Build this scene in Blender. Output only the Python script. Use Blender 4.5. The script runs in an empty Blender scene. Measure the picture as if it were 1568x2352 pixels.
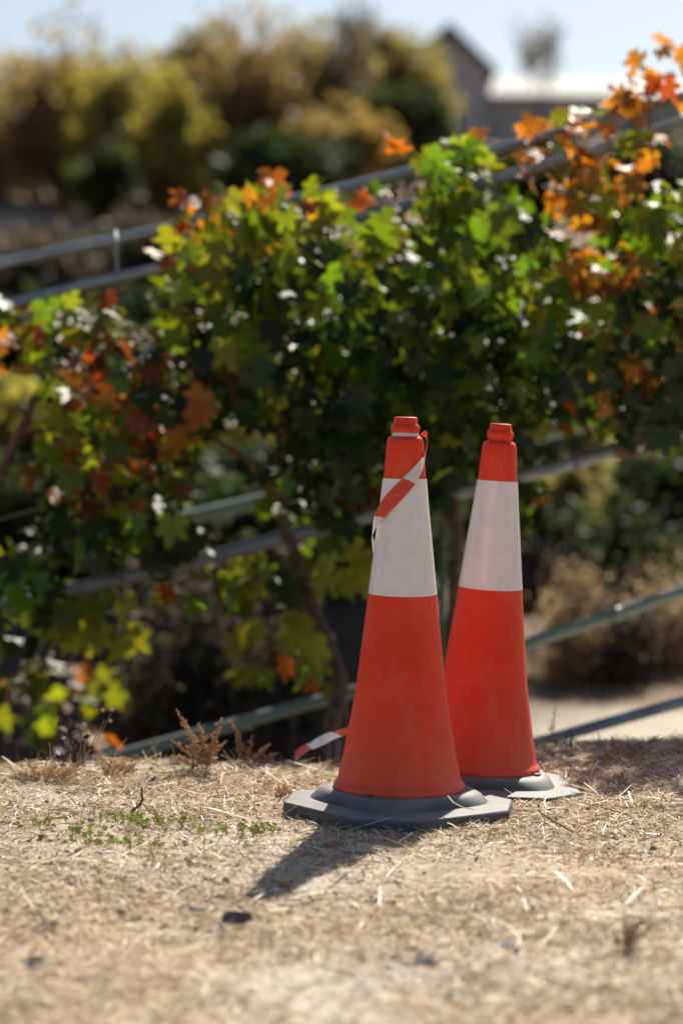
import bpy, math, random
import numpy as np
from mathutils import Vector, Matrix, Euler

R = math.radians
random.seed(7)
rng = np.random.default_rng(7)
scene = bpy.context.scene
COL = scene.collection

# ------------------------------------------------------------------ camera
EYE = 0.81                      # the photographer kneels: lens 0.81 m above the dirt
PITCH = R(2.948)
FPX = 85 / 36 * 2352            # focal length in pixels of a 1568 x 2352 picture
cam_data = bpy.data.cameras.new('camera')
cam = bpy.data.objects.new('camera', cam_data)
COL.objects.link(cam)
cam.location = (0, 0, EYE)
cam.rotation_euler = (R(90) - PITCH, 0, 0)
cam_data.sensor_fit = 'VERTICAL'
cam_data.sensor_height = 36
cam_data.sensor_width = 24
cam_data.lens = 85
cam_data.clip_start = 0.05
cam_data.clip_end = 3000
cam_data.dof.use_dof = True
cam_data.dof.focus_distance = 4.60
cam_data.dof.aperture_fstop = 2.1
scene.camera = cam

# ------------------------------------------------------------------ light
SUN_EL, SUN_AZ = R(44), R(19)   # azimuth to the right of straight ahead
world = bpy.data.worlds.new('World')
scene.world = world
world.use_nodes = True
wn = world.node_tree.nodes
wl = world.node_tree.links
bg = wn['Background']
sky = wn.new('ShaderNodeTexSky')
sky.sky_type = 'NISHITA'
sky.sun_disc = False
sky.sun_elevation = SUN_EL
sky.sun_rotation = SUN_AZ
sky.altitude = 200
sky.air_density = 1.0
sky.dust_density = 1.5
sky.ozone_density = 1.5
wl.new(sky.outputs['Color'], bg.inputs['Color'])
bg.inputs['Strength'].default_value = 0.068
sun_data = bpy.data.lights.new('sun', 'SUN')
sun_data.energy = 5.0
sun_data.angle = R(0.55)
sun_data.color = (1.0, 0.93, 0.81)
sun = bpy.data.objects.new('sun', sun_data)
COL.objects.link(sun)
to_sun = Vector((math.sin(SUN_AZ) * math.cos(SUN_EL), math.cos(SUN_AZ) * math.cos(SUN_EL), math.sin(SUN_EL)))
sun.rotation_euler = to_sun.to_track_quat('Z', 'Y').to_euler()
sun.location = (5, 12, 14)
vs = scene.view_settings
vs.view_transform = 'Standard'
vs.look = 'None'
vs.exposure = 0.62
vs.gamma = 1
vs.use_curve_mapping = False
scene.cycles.max_bounces = 8
scene.cycles.transparent_max_bounces = 8
scene.cycles.use_denoising = True


# ------------------------------------------------------------------ helpers
def at(px, py, D):
    """world point seen at photo position (1568 x 2352 picture) and standing D metres ahead"""
    u, v = (px - 784) / FPX, (1176 - py) / FPX
    dy = math.cos(PITCH) + v * math.sin(PITCH)
    dz = -math.sin(PITCH) + v * math.cos(PITCH)
    k = D / dy
    return Vector((u * k, D, EYE + dz * k))


def tag(o, label=None, cat=None, group=None, kind=None):
    if label: o['label'] = label
    if cat: o['category'] = cat
    if group: o['group'] = group
    if kind: o['kind'] = kind
    return o


def thing(name, label, cat, loc=(0, 0, 0), group=None):
    o = bpy.data.objects.new(name, None)
    o.empty_display_size = 0.1
    COL.objects.link(o)
    o.location = loc
    return tag(o, label, cat, group)


class MB:
    """collects shapes for ONE mesh object"""
    def __init__(self):
        self.v, self.f, self.m, self.uv = [], [], [], {}

    def tube(self, pts, rad, n=8, cap=True, mi=0):
        pts = [Vector(p) for p in pts]
        if not hasattr(rad, '__len__'): rad = [rad] * len(pts)
        base = len(self.v)
        ref = None
        for i, p in enumerate(pts):
            a = pts[max(i - 1, 0)]; b = pts[min(i + 1, len(pts) - 1)]
            d = (b - a).normalized()
            if ref is None:
                ref = d.orthogonal().normalized()
            ref = (ref - d * ref.dot(d)).normalized()
            s = d.cross(ref)
            for k in range(n):
                t = 2 * math.pi * k / n
                self.v.append(p + (ref * math.cos(t) + s * math.sin(t)) * rad[i])
        for i in range(len(pts) - 1):
            for k in range(n):
                a = base + i * n + k; b = base + i * n + (k + 1) % n
                self.f.append((a, b, b + n, a + n)); self.m.append(mi)
        if cap:
            self.f.append(tuple(base + k for k in reversed(range(n)))); self.m.append(mi)
            e = base + (len(pts) - 1) * n
            self.f.append(tuple(e + k for k in range(n))); self.m.append(mi)

    def lathe(self, prof, n=64, close_top=True, close_bottom=False, mi=0):
        base = len(self.v)
        for r, z in prof:
            for k in range(n):
                t = 2 * math.pi * k / n
                self.v.append(Vector((r * math.cos(t), r * math.sin(t), z)))
        for i in range(len(prof) - 1):
            for k in range(n):
                a = base + i * n + k; b = base + i * n + (k + 1) % n
                self.f.append((a, b, b + n, a + n)); self.m.append(mi)
        if close_top:
            e = base + (len(prof) - 1) * n
            self.f.append(tuple(e + k for k in range(n))); self.m.append(mi)
        if close_bottom:
            self.f.append(tuple(base + k for k in reversed(range(n)))); self.m.append(mi)

    def loops(self, rings, close_top=True, close_bottom=True, mi=0):
        """rings: list of equally long loops of points"""
        base = len(self.v); n = len(rings[0])
        for ring in rings: self.v += [Vector(p) for p in ring]
        for i in range(len(rings) - 1):
            for k in range(n):
                a = base + i * n + k; b = base + i * n + (k + 1) % n
                self.f.append((a, b, b + n, a + n)); self.m.append(mi)
        if close_top:
            e = base + (len(rings) - 1) * n
            self.f.append(tuple(e + k for k in range(n))); self.m.append(mi)
        if close_bottom:
            self.f.append(tuple(base + k for k in reversed(range(n)))); self.m.append(mi)

    def box(self, c, s, mi=0):
        c = Vector(c); b = len(self.v)
        for z in (-.5, .5):
            for x, y in ((-.5, -.5), (.5, -.5), (.5, .5), (-.5, .5)):
                self.v.append(c + Vector((x * s[0], y * s[1], z * s[2])))
        for q in ((3, 2, 1, 0), (4, 5, 6, 7), (0, 1, 5, 4), (1, 2, 6, 5), (2, 3, 7, 6), (3, 0, 4, 7)):
            self.f.append(tuple(b + k for k in q)); self.m.append(mi)

    def poly(self, pts, mi=0):
        b = len(self.v)
        self.v += [Vector(p) for p in pts]
        self.f.append(tuple(range(b, b + len(pts)))); self.m.append(mi)

    def build(self, name, mats, parent=None, smooth=True, angle=None):
        me = bpy.data.meshes.new(name)
        me.from_pydata([tuple(p) for p in self.v], [], self.f)
        if not isinstance(mats, (list, tuple)): mats = [mats]
        for m in mats: me.materials.append(m)
        if len(mats) > 1: me.polygons.foreach_set('material_index', self.m)
        me.polygons.foreach_set('use_smooth', [smooth] * len(me.polygons))
        me.update()
        if angle: me.set_sharp_from_angle(angle=R(angle))
        o = bpy.data.objects.new(name, me)
        COL.objects.link(o)
        if parent is not None: o.parent = parent
        return o


def np_mesh(name, V, F, mats, parent=None, mi=None, smooth=False, color=None):
    """mesh object out of numpy arrays of points and equally sized faces"""
    me = bpy.data.meshes.new(name)
    V = np.asarray(V, dtype=np.float32); F = np.asarray(F, dtype=np.int32)
    k = F.shape[1]
    me.vertices.add(len(V)); me.vertices.foreach_set('co', V.ravel())
    me.loops.add(F.size); me.loops.foreach_set('vertex_index', F.ravel())
    me.polygons.add(len(F))
    me.polygons.foreach_set('loop_start', np.arange(0, F.size, k, dtype=np.int32))
    if not isinstance(mats, (list, tuple)): mats = [mats]
    for m in mats: me.materials.append(m)
    if mi is not None: me.polygons.foreach_set('material_index', np.asarray(mi, dtype=np.int32))
    me.polygons.foreach_set('use_smooth', np.full(len(F), smooth))
    if color is not None:
        ca = me.color_attributes.new('tint', 'FLOAT_COLOR', 'POINT')
        ca.data.foreach_set('color', np.asarray(color, dtype=np.float32).ravel())
    me.update(calc_edges=True); me.validate()
    o = bpy.data.objects.new(name, me)
    COL.objects.link(o)
    if parent is not None: o.parent = parent
    return o


def hash2(ix, iy, seed):
    h = (ix * 374761393 + iy * 668265263 + seed * 974711) & 0x7fffffff
    h = ((h ^ (h >> 13)) * 1274126177) & 0x7fffffff
    return ((h ^ (h >> 16)) & 0xffff) / 65535.0


def vnoise(x, y, seed=0):
    x = np.asarray(x, dtype=np.float64); y = np.asarray(y, dtype=np.float64)
    ix = np.floor(x).astype(np.int64); iy = np.floor(y).astype(np.int64)
    fx = x - ix; fy = y - iy
    fx = fx * fx * (3 - 2 * fx); fy = fy * fy * (3 - 2 * fy)
    a = hash2(ix, iy, seed); b = hash2(ix + 1, iy, seed)
    c = hash2(ix, iy + 1, seed); d = hash2(ix + 1, iy + 1, seed)
    return (a * (1 - fx) + b * fx) * (1 - fy) + (c * (1 - fx) + d * fx) * fy * 1.0


def fbm(x, y, oct=4, seed=0):
    s = 0; amp = 0.5; f = 1
    for k in range(oct):
        s = s + amp * (vnoise(x * f + 17.3 * k, y * f - 9.1 * k, seed + k) - 0.5)
        amp *= 0.5; f *= 2.03
    return s


def sstep(a, b, x):
    t = np.clip((np.asarray(x, dtype=np.float64) - a) / (b - a), 0, 1)
    return t * t * (3 - 2 * t)


# ------------------------------------------------------------------ materials
def new_mat(name):
    m = bpy.data.materials.new(name)
    m.use_nodes = True
    return m, m.node_tree.nodes, m.node_tree.links, m.node_tree.nodes['Principled BSDF']


def noise_mat(name, c1, c2, scale=8, rough=0.6, bump=0.0, bscale=60, spec=0.5, detail=4, rand=0.0, transl=0.0, tcol=None,
              coat=0.0, contrast=(0.35, 0.65)):
    m, n, l, p = new_mat(name)
    tc = n.new('ShaderNodeTexCoord')
    nz = n.new('ShaderNodeTexNoise'); nz.inputs['Scale'].default_value = scale; nz.inputs['Detail'].default_value = detail
    l.new(tc.outputs['Object'], nz.inputs['Vector'])
    cr = n.new('ShaderNodeValToRGB')
    cr.color_ramp.elements[0].position = contrast[0]; cr.color_ramp.elements[1].position = contrast[1]
    cr.color_ramp.elements[0].color = (*c1, 1); cr.color_ramp.elements[1].color = (*c2, 1)
    l.new(nz.outputs['Fac'], cr.inputs['Fac'])
    col = cr.outputs['Color']
    if rand:
        oi = n.new('ShaderNodeObjectInfo')
        mr = n.new('ShaderNodeMapRange'); mr.inputs['To Min'].default_value = 1 - rand; mr.inputs['To Max'].default_value = 1 + rand
        l.new(oi.outputs['Random'], mr.inputs['Value'])
        hs = n.new('ShaderNodeHueSaturation')
        l.new(mr.outputs['Result'], hs.inputs['Value'])
        mh = n.new('ShaderNodeMapRange'); mh.inputs['To Min'].default_value = 0.5 - rand * 0.08; mh.inputs['To Max'].default_value = 0.5 + rand * 0.08
        l.new(oi.outputs['Random'], mh.inputs['Value']); l.new(mh.outputs['Result'], hs.inputs['Hue'])
        l.new(col, hs.inputs['Color']); col = hs.outputs['Color']
    l.new(col, p.inputs['Base Color'])
    p.inputs['Roughness'].default_value = rough
    p.inputs['Specular IOR Level'].default_value = spec
    if coat: p.inputs['Coat Weight'].default_value = coat
    if bump:
        nb = n.new('ShaderNodeTexNoise'); nb.inputs['Scale'].default_value = bscale; nb.inputs['Detail'].default_value = 3
        l.new(tc.outputs['Object'], nb.inputs['Vector'])
        bp = n.new('ShaderNodeBump'); bp.inputs['Strength'].default_value = bump; bp.inputs['Distance'].default_value = 0.002
        l.new(nb.outputs['Fac'], bp.inputs['Height']); l.new(bp.outputs['Normal'], p.inputs['Normal'])
    if transl:
        out = n['Material Output']
        tr = n.new('ShaderNodeBsdfTranslucent'); mx = n.new('ShaderNodeMixShader')
        mx.inputs['Fac'].default_value = transl
        if tcol:
            mc = n.new('ShaderNodeMix'); mc.data_type = 'RGBA'; mc.blend_type = 'MULTIPLY'; mc.inputs['Factor'].default_value = 1
            l.new(col, mc.inputs['A']); mc.inputs['B'].default_value = (*tcol, 1)
            l.new(mc.outputs['Result'], tr.inputs['Color'])
        else:
            l.new(col, tr.inputs['Color'])
        l.new(p.outputs['BSDF'], mx.inputs[1]); l.new(tr.outputs['BSDF'], mx.inputs[2])
        l.new(mx.outputs['Shader'], out.inputs['Surface'])
    return m


def tint_mat(name, rough=0.7, transl=0.0, spec=0.4, bump=0.0, bscale=200, nscale=40, namt=0.25):
    """colour from the 'tint' attribute (the thing's own colour per piece) with a little grain"""
    m, n, l, p = new_mat(name)
    at_ = n.new('ShaderNodeAttribute'); at_.attribute_name = 'tint'
    tc = n.new('ShaderNodeTexCoord')
    nz = n.new('ShaderNodeTexNoise'); nz.inputs['Scale'].default_value = nscale; nz.inputs['Detail'].default_value = 6
    l.new(tc.outputs['Object'], nz.inputs['Vector'])
    mr = n.new('ShaderNodeMapRange'); mr.inputs['From Min'].default_value = .3; mr.inputs['From Max'].default_value = .7
    mr.inputs['To Min'].default_value = 1 - namt; mr.inputs['To Max'].default_value = 1 + namt
    l.new(nz.outputs['Fac'], mr.inputs['Value'])
    mu = n.new('ShaderNodeVectorMath'); mu.operation = 'MULTIPLY'
    l.new(at_.outputs['Color'], mu.inputs[0]); l.new(mr.outputs['Result'], mu.inputs[1])
    l.new(mu.outputs['Vector'], p.inputs['Base Color'])
    p.inputs['Roughness'].default_value = rough; p.inputs['Specular IOR Level'].default_value = spec
    if bump:
        nb = n.new('ShaderNodeTexNoise'); nb.inputs['Scale'].default_value = bscale; nb.inputs['Detail'].default_value = 6
        l.new(tc.outputs['Object'], nb.inputs['Vector'])
        bp = n.new('ShaderNodeBump'); bp.inputs['Strength'].default_value = bump; bp.inputs['Distance'].default_value = 0.004
        l.new(nb.outputs['Fac'], bp.inputs['Height']); l.new(bp.outputs['Normal'], p.inputs['Normal'])
    if transl:
        out = n['Material Output']
        tr = n.new('ShaderNodeBsdfTranslucent'); mx = n.new('ShaderNodeMixShader'); mx.inputs['Fac'].default_value = transl
        l.new(mu.outputs['Vector'], tr.inputs['Color'])
        l.new(p.outputs['BSDF'], mx.inputs[1]); l.new(tr.outputs['BSDF'], mx.inputs[2])
        l.new(mx.outputs['Shader'], out.inputs['Surface'])
    return m


M = {}
M['ground'] = tint_mat('dirt', rough=0.9, spec=0.2, bump=0.6, bscale=160, nscale=55, namt=0.35)
M['straw'] = tint_mat('dry_straw', rough=0.5, transl=0.25, spec=0.5, nscale=80, namt=0.2)
M['grit'] = tint_mat('grit', rough=0.9, spec=0.3)
M['orange_pvc'] = noise_mat('orange_cone_plastic', (0.72, 0.036, 0.006), (0.80, 0.048, 0.008), scale=9, rough=0.5, bump=0.12, bscale=900, spec=0.25)
M['sleeve'] = noise_mat('white_reflective_sleeve', (0.78, 0.69, 0.67), (0.83, 0.75, 0.73), scale=30, rough=0.28, bump=0.10, bscale=1400, spec=0.6, coat=0.3)
M['rubber'] = noise_mat('grey_rubber_lit_tops', (0.055, 0.06, 0.07), (0.085, 0.09, 0.1), scale=14, rough=0.62, bump=0.35, bscale=350, spec=0.5)
def lit_tops(m, lit_tone, lo=.35, hi=.95, amt=.8):
    """sunlit paleness painted onto the upper faces"""
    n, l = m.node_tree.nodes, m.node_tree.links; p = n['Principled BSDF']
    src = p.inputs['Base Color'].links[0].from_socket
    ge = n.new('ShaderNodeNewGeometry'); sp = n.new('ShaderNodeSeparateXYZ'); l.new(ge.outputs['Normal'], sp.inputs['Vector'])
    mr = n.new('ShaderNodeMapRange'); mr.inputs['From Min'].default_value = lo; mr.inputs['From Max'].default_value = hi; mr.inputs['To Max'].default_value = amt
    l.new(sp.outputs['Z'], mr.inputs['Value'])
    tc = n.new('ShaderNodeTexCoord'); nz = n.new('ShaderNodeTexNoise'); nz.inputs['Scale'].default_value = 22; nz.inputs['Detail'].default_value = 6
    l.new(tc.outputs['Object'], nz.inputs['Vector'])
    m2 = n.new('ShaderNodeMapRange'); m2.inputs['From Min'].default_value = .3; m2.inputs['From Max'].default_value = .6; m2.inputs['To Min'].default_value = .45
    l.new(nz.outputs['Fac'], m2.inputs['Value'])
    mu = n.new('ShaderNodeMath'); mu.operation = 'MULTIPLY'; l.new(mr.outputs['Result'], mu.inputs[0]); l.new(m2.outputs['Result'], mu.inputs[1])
    mx = n.new('ShaderNodeMix'); mx.data_type = 'RGBA'; mx.inputs['B'].default_value = (*lit_tone, 1)
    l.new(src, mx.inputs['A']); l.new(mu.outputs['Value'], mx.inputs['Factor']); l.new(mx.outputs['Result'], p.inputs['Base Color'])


lit_tops(M['rubber'], (.25, .24, .22))  # light on top of the cone base, painted into its colour


def scuffed(m, pale, scale, stretch, amt, low=None):
    """pale scuffs and streaks; low = height below which flare paleness is painted in"""
    n, l = m.node_tree.nodes, m.node_tree.links; p = n['Principled BSDF']
    src = p.inputs['Base Color'].links[0].from_socket
    tc = n.new('ShaderNodeTexCoord'); mp = n.new('ShaderNodeMapping'); mp.inputs['Scale'].default_value = stretch
    l.new(tc.outputs['Object'], mp.inputs['Vector'])
    nz = n.new('ShaderNodeTexNoise'); nz.inputs['Scale'].default_value = scale; nz.inputs['Detail'].default_value = 8; nz.inputs['Roughness'].default_value = .7
    l.new(mp.outputs['Vector'], nz.inputs['Vector'])
    mr = n.new('ShaderNodeMapRange'); mr.inputs['From Min'].default_value = .52; mr.inputs['From Max'].default_value = .75; mr.inputs['To Max'].default_value = amt
    l.new(nz.outputs['Fac'], mr.inputs['Value'])
    fac = mr.outputs['Result']
    if low:
        sp = n.new('ShaderNodeSeparateXYZ'); l.new(tc.outputs['Object'], sp.inputs['Vector'])
        m2 = n.new('ShaderNodeMapRange'); m2.inputs['From Min'].default_value = low; m2.inputs['From Max'].default_value = .05; m2.inputs['To Max'].default_value = .38
        l.new(sp.outputs['Z'], m2.inputs['Value'])
        n3 = n.new('ShaderNodeTexNoise'); n3.inputs['Scale'].default_value = 30; n3.inputs['Detail'].default_value = 6; l.new(tc.outputs['Object'], n3.inputs['Vector'])
        mu = n.new('ShaderNodeMath'); mu.operation = 'MULTIPLY'; l.new(m2.outputs['Result'], mu.inputs[0]); l.new(n3.outputs['Fac'], mu.inputs[1])
        ad = n.new('ShaderNodeMath'); ad.operation = 'ADD'; ad.use_clamp = True; l.new(fac, ad.inputs[0]); l.new(mu.outputs['Value'], ad.inputs[1]); fac = ad.outputs['Value']
    mx = n.new('ShaderNodeMix'); mx.data_type = 'RGBA'; mx.inputs['B'].default_value = (*pale, 1)
    l.new(src, mx.inputs['A']); l.new(fac, mx.inputs['Factor']); l.new(mx.outputs['Result'], p.inputs['Base Color'])


scuffed(M['orange_pvc'], (.62, .30, .20), 16, (1, 1, .5), .22, low=.25)  # scuffs, plus lens flare painted as paleness low on the body
scuffed(M['sleeve'], (.50, .44, .40), 7, (6, 6, .35), .45)
def cells(m, scale, strength):
    n, l = m.node_tree.nodes, m.node_tree.links; p = n['Principled BSDF']
    tc = n.new('ShaderNodeTexCoord'); vo = n.new('ShaderNodeTexVoronoi'); vo.inputs['Scale'].default_value = scale; vo.inputs['Randomness'].default_value = .35
    l.new(tc.outputs['Object'], vo.inputs['Vector'])
    bp = n.new('ShaderNodeBump'); bp.inputs['Strength'].default_value = strength; bp.inputs['Distance'].default_value = .001
    l.new(vo.outputs['Distance'], bp.inputs['Height']); l.new(bp.outputs['Normal'], p.inputs['Normal'])
cells(M['sleeve'], 330, .35)
M['galv'] = noise_mat('weathered_galvanised_pipe', (0.20, 0.22, 0.24), (0.33, 0.35, 0.37), scale=10, rough=0.34, bump=0.2, bscale=90, spec=0.5)
M['galv'].node_tree.nodes['Principled BSDF'].inputs['Metallic'].default_value = 0.45
M['greenpipe'] = noise_mat('grey_green_pipe', (0.15, 0.20, 0.17), (0.22, 0.27, 0.23), scale=7, rough=0.5, bump=0.1)
M['stake'] = noise_mat('green_coated_stake', (0.05, 0.10, 0.05), (0.09, 0.14, 0.08), scale=9, rough=0.5)
M['wire'] = noise_mat('steel_wire', (0.3, 0.3, 0.3), (0.4, 0.4, 0.4), scale=9, rough=0.4)
M['bark'] = noise_mat('vine_bark', (0.07, 0.045, 0.03), (0.16, 0.10, 0.07), scale=40, rough=0.9, bump=0.9, bscale=120)
M['cane'] = noise_mat('reddish_cane', (0.12, 0.05, 0.025), (0.20, 0.09, 0.05), scale=30, rough=0.7, bump=0.3)
TR = 0.42
leaf_cols = {
    'g': ((0.052, 0.092, 0.005), (0.100, 0.145, 0.007)),
    'd': ((0.012, 0.023, 0.006), (0.022, 0.038, 0.007)),  # shaded copy of the green leaf, shade put into its colour
    'y': ((0.11, 0.14, 0.008), (0.18, 0.175, 0.010)),
    'o': ((0.27, 0.075, 0.006), (0.33, 0.12, 0.010)),
    'b': ((0.085, 0.028, 0.010), (0.15, 0.05, 0.012)),
}
leaf_names = {'g': 'green_vine_leaf', 'd': 'shaded_green_vine_leaf', 'y': 'yellow_green_vine_leaf', 'o': 'orange_vine_leaf', 'b': 'brown_vine_leaf'}
for k, (a, b) in leaf_cols.items():
    M['leaf_' + k] = noise_mat(leaf_names[k], a, b, scale=22, rough=0.44, spec=0.45, rand=0.35, transl=TR, tcol=(3.0, 2.9, 1.6), bump=0.3, bscale=60)


# ------------------------------------------------------------------ terrain
LP = np.array([(0, 0), (5.12, 0), (5.3, -.02), (5.5, -.10), (5.8, -.33), (6.3, -.75), (7, -1.15), (8.5, -1.5), (9.0, -.75), (9.6, .02),
               (11, .12), (14, .1), (22, .4), (35, 1.6), (48, 3.3), (60, 5.6), (75, 7.4), (90, 8.6), (150, 8.6), (1500, 8.6)])
RP = np.array([(0, 0), (5.12, 0), (5.3, -.02), (5.55, -.10), (5.9, -.25), (6.6, -.42), (8, -.47), (10, -.45), (11, -.32),
               (13, -.28), (16, -.24), (22, 0), (35, 1.0), (48, 3.0), (60, 5.5), (75, 8.0), (88, 10.2), (110, 11), (150, 11), (1500, 11)])


def ground_z(x, y):
    x = np.asarray(x, dtype=np.float64); y = np.asarray(y, dtype=np.float64)
    shift = 0.02 + 0.33 * sstep(0.1, 0.6, x) + 0.06 * (vnoise(x * 3, x * 0 + 4, 3) - .5)
    fade = 1 - sstep(6.5, 9, y)
    yy = y - shift * fade
    tot = 0
    for k, w in ((-1, .25), (0, .5), (1, .25)):
        ys = yy + k * 0.022 * y
        zl = np.interp(ys, LP[:, 0], LP[:, 1]); zr = np.interp(ys, RP[:, 0], RP[:, 1])
        b = sstep(0.15, 0.75, x) * (1 - sstep(20, 40, y)) + sstep(-20, 20, x) * sstep(20, 40, y)
        tot = tot + w * (zl * (1 - b) + zr * b)
    near = 1 - sstep(7, 12, y)
    # bumps: clods and ruts near by, heaves far away
    flat = 1 - 0.85 * np.exp(-(((x - .108) / .26) ** 2 + ((y - 4.56) / .26) ** 2)) - 0.85 * np.exp(-(((x - .279) / .24) ** 2 + ((y - 4.93) / .24) ** 2))
    flat = np.clip(flat, .1, 1)
    z = tot + near * flat * (0.035 * fbm(x * 2.2, y * 2.2, 3, 11) + 0.016 * fbm(x * 14, y * 14, 3, 23) + 0.012 * fbm(x * 55, y * 55, 2, 31))
    z = z - 0.022 * np.exp(-(((x - .30) / .26) ** 4 + ((y - 4.97) / .26) ** 4))
    z = z + 0.012 * sstep(4.3, 3.2, y) * 0
    far = sstep(8, 14, y)
    z = z + far * (0.35 * fbm(x * .35, y * .35, 4, 41) + 1.2 * fbm(x * .05, y * .05, 3, 43) * sstep(25, 60, y))
    return z


def gz(x, y): return float(ground_z(np.array([x]), np.array([y]))[0])


def axis(dense0, dense1, step, lo, hi, grow=1.12):
    a = list(np.arange(dense0, dense1 + 1e-6, step))
    s = step; v = a[-1]
    while v < hi:
        s *= grow; v += s; a.append(v)
    s = step; v = a[0]; pre = []
    while v > lo:
        s *= grow; v -= s; pre.append(v)
    return np.array(pre[::-1] + a)


xs = axis(-1.1, 1.1, 0.011, -900, 900, 1.07)
ys = axis(2.75, 5.9, 0.0115, -60, 1200, 1.035)
X, Y = np.meshgrid(xs, ys)
Z = ground_z(X, Y)
nx, ny = len(xs), len(ys)
V = np.stack([X.ravel(), Y.ravel(), Z.ravel()], 1)
ii = np.arange(nx * (ny - 1)).reshape(ny - 1, nx)[:, :-1].ravel()
F = np.stack([ii, ii + 1, ii + nx + 1, ii + nx], 1)
# soil colour by place: straw-strewn dirt, painted gully shade, pale track, dry-grass hillside
xf, yf = X.ravel(), Y.ravel()
dirt = np.array((0.43, 0.325, 0.22)); gully = np.array((0.11, 0.085, 0.07)); track = np.array((0.47, 0.41, 0.32))
scrub = np.array((0.20, 0.13, 0.08)); grass = np.array((0.34, 0.235, 0.15)); dark = np.array((0.06, 0.042, 0.028)); bank_shade = np.array((0.065, 0.05, 0.042))
def mix(a, b, t): return a * (1 - t[:, None]) + b * t[:, None]
nz1 = fbm(xf * 3, yf * 3, 4, 71); nz2 = fbm(xf * .5, yf * .5, 4, 73); nz3 = fbm(xf * 25, yf * 25, 3, 79)
C = np.tile(dirt, (len(xf), 1))
C = mix(C, np.array((0.50, 0.44, 0.37)), np.clip(.4 + nz1 * 2.0, 0, 1))
C = mix(C, np.array((0.20, 0.135, 0.085)), np.clip(-.02 + nz3 * 2.0, 0, .85))
C = mix(C, np.array((0.24, 0.17, 0.11)), np.clip(-.1 + fbm(xf * 7, yf * 7, 3, 83) * 2.2, 0, .7))
past = sstep(5.5, 6.2, yf)
C = mix(C, gully, past * (1 - sstep(.1, .5, xf)))
C = mix(C, track, past * sstep(.1, .5, xf))
C = mix(C, scrub, sstep(9.3, 9.8, yf + nz1))
C = mix(C, bank_shade, sstep(8.5, 9.5, yf) * (1 - sstep(.0, 1.2, xf - .03 * yf)) * (1 - sstep(22, 32, yf)))  # bank top darkened too, its shade painted into the soil colour
C = mix(C, grass, sstep(20, 30, yf))
C = mix(C, dark, sstep(9, 16, yf) * np.clip(nz2 * 4.0 + .15, 0, 1) * .8)
C4 = np.concatenate([C, np.ones((len(C), 1))], 1)
ground = np_mesh('ground', V, F, M['ground'], smooth=True, color=C4)
tag(ground, kind='structure')

# ------------------------------------------------------------------ straw and grit lying on the dirt (uncountable)
def litter(n, lmin, lmax, wmin, wmax, tilt, region, power=1.0):
    x0, x1, y0, y1 = region
    x = rng.uniform(x0, x1, n); y = rng.uniform(y0, y1, n)
    keep = vnoise(x * 7, y * 7, 91) * .6 + vnoise(x * 2.5, y * 2.5, 92) * .6 > rng.uniform(0.1, .9, n) ** power
    x, y = x[keep], y[keep]; n = len(x)
    L = lmin + (lmax - lmin) * rng.random(n) ** 2.6
    W = wmin + (wmax - wmin) * rng.random(n) ** 2
    a = rng.uniform(0, 2 * math.pi, n)
    el = rng.normal(0, tilt, n)
    bend = rng.normal(0, .16, n)
    P = []
    lift = np.abs(np.sin(el)) * L * .5 + .0015 + rng.random(n) * .004
    z0 = ground_z(x, y) + lift
    roll = rng.normal(0, .7, n)
    for k, t in enumerate((-.5, 0, .5)):
        ang = a + bend * t * 1.5
        cx = x + np.cos(ang) * np.cos(el) * L * t; cy = y + np.sin(ang) * np.cos(el) * L * t
        cz = z0 + np.sin(el) * L * t - (np.abs(t) * 2) ** 2 * .0008
        wx, wy = -np.sin(ang) * W / 2 * np.cos(roll), np.cos(ang) * W / 2 * np.cos(roll)
        wz = np.sin(roll) * W / 2
        taper = 1.0 if k < 2 else .6
        P.append(np.stack([cx - wx * taper, cy - wy * taper, cz - wz * taper], 1)); P.append(np.stack([cx + wx * taper, cy + wy * taper, cz + wz * taper], 1))
    V = np.stack(P, 1).reshape(-1, 3)
    b = np.arange(n) * 6
    F = np.concatenate([np.stack([b, b + 1, b + 3, b + 2], 1), np.stack([b + 2, b + 3, b + 5, b + 4], 1)])
    pal = np.array([(0.62, 0.51, 0.37), (0.74, 0.66, 0.54), (0.46, 0.33, 0.20), (0.84, 0.79, 0.70), (0.30, 0.19, 0.11), (0.56, 0.41, 0.24), (0.15, 0.10, 0.07)])
    pr = np.array([.20, .19, .16, .16, .12, .09, .08])
    c = pal[rng.choice(len(pal), n, p=pr)] * rng.uniform(.62, 1.25, (n, 1)) * np.array((1.04, .97, .85))
    c = np.repeat(np.concatenate([c, np.ones((n, 1))], 1), 6, axis=0)
    return V, F, c


def merge(parts):
    Vs, Fs, Cs = [], [], []; off = 0
    for V, F, c in parts:
        Vs.append(V); Fs.append(F + off); Cs.append(c); off += len(V)
    return np.concatenate(Vs), np.concatenate(Fs), np.concatenate(Cs)


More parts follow.
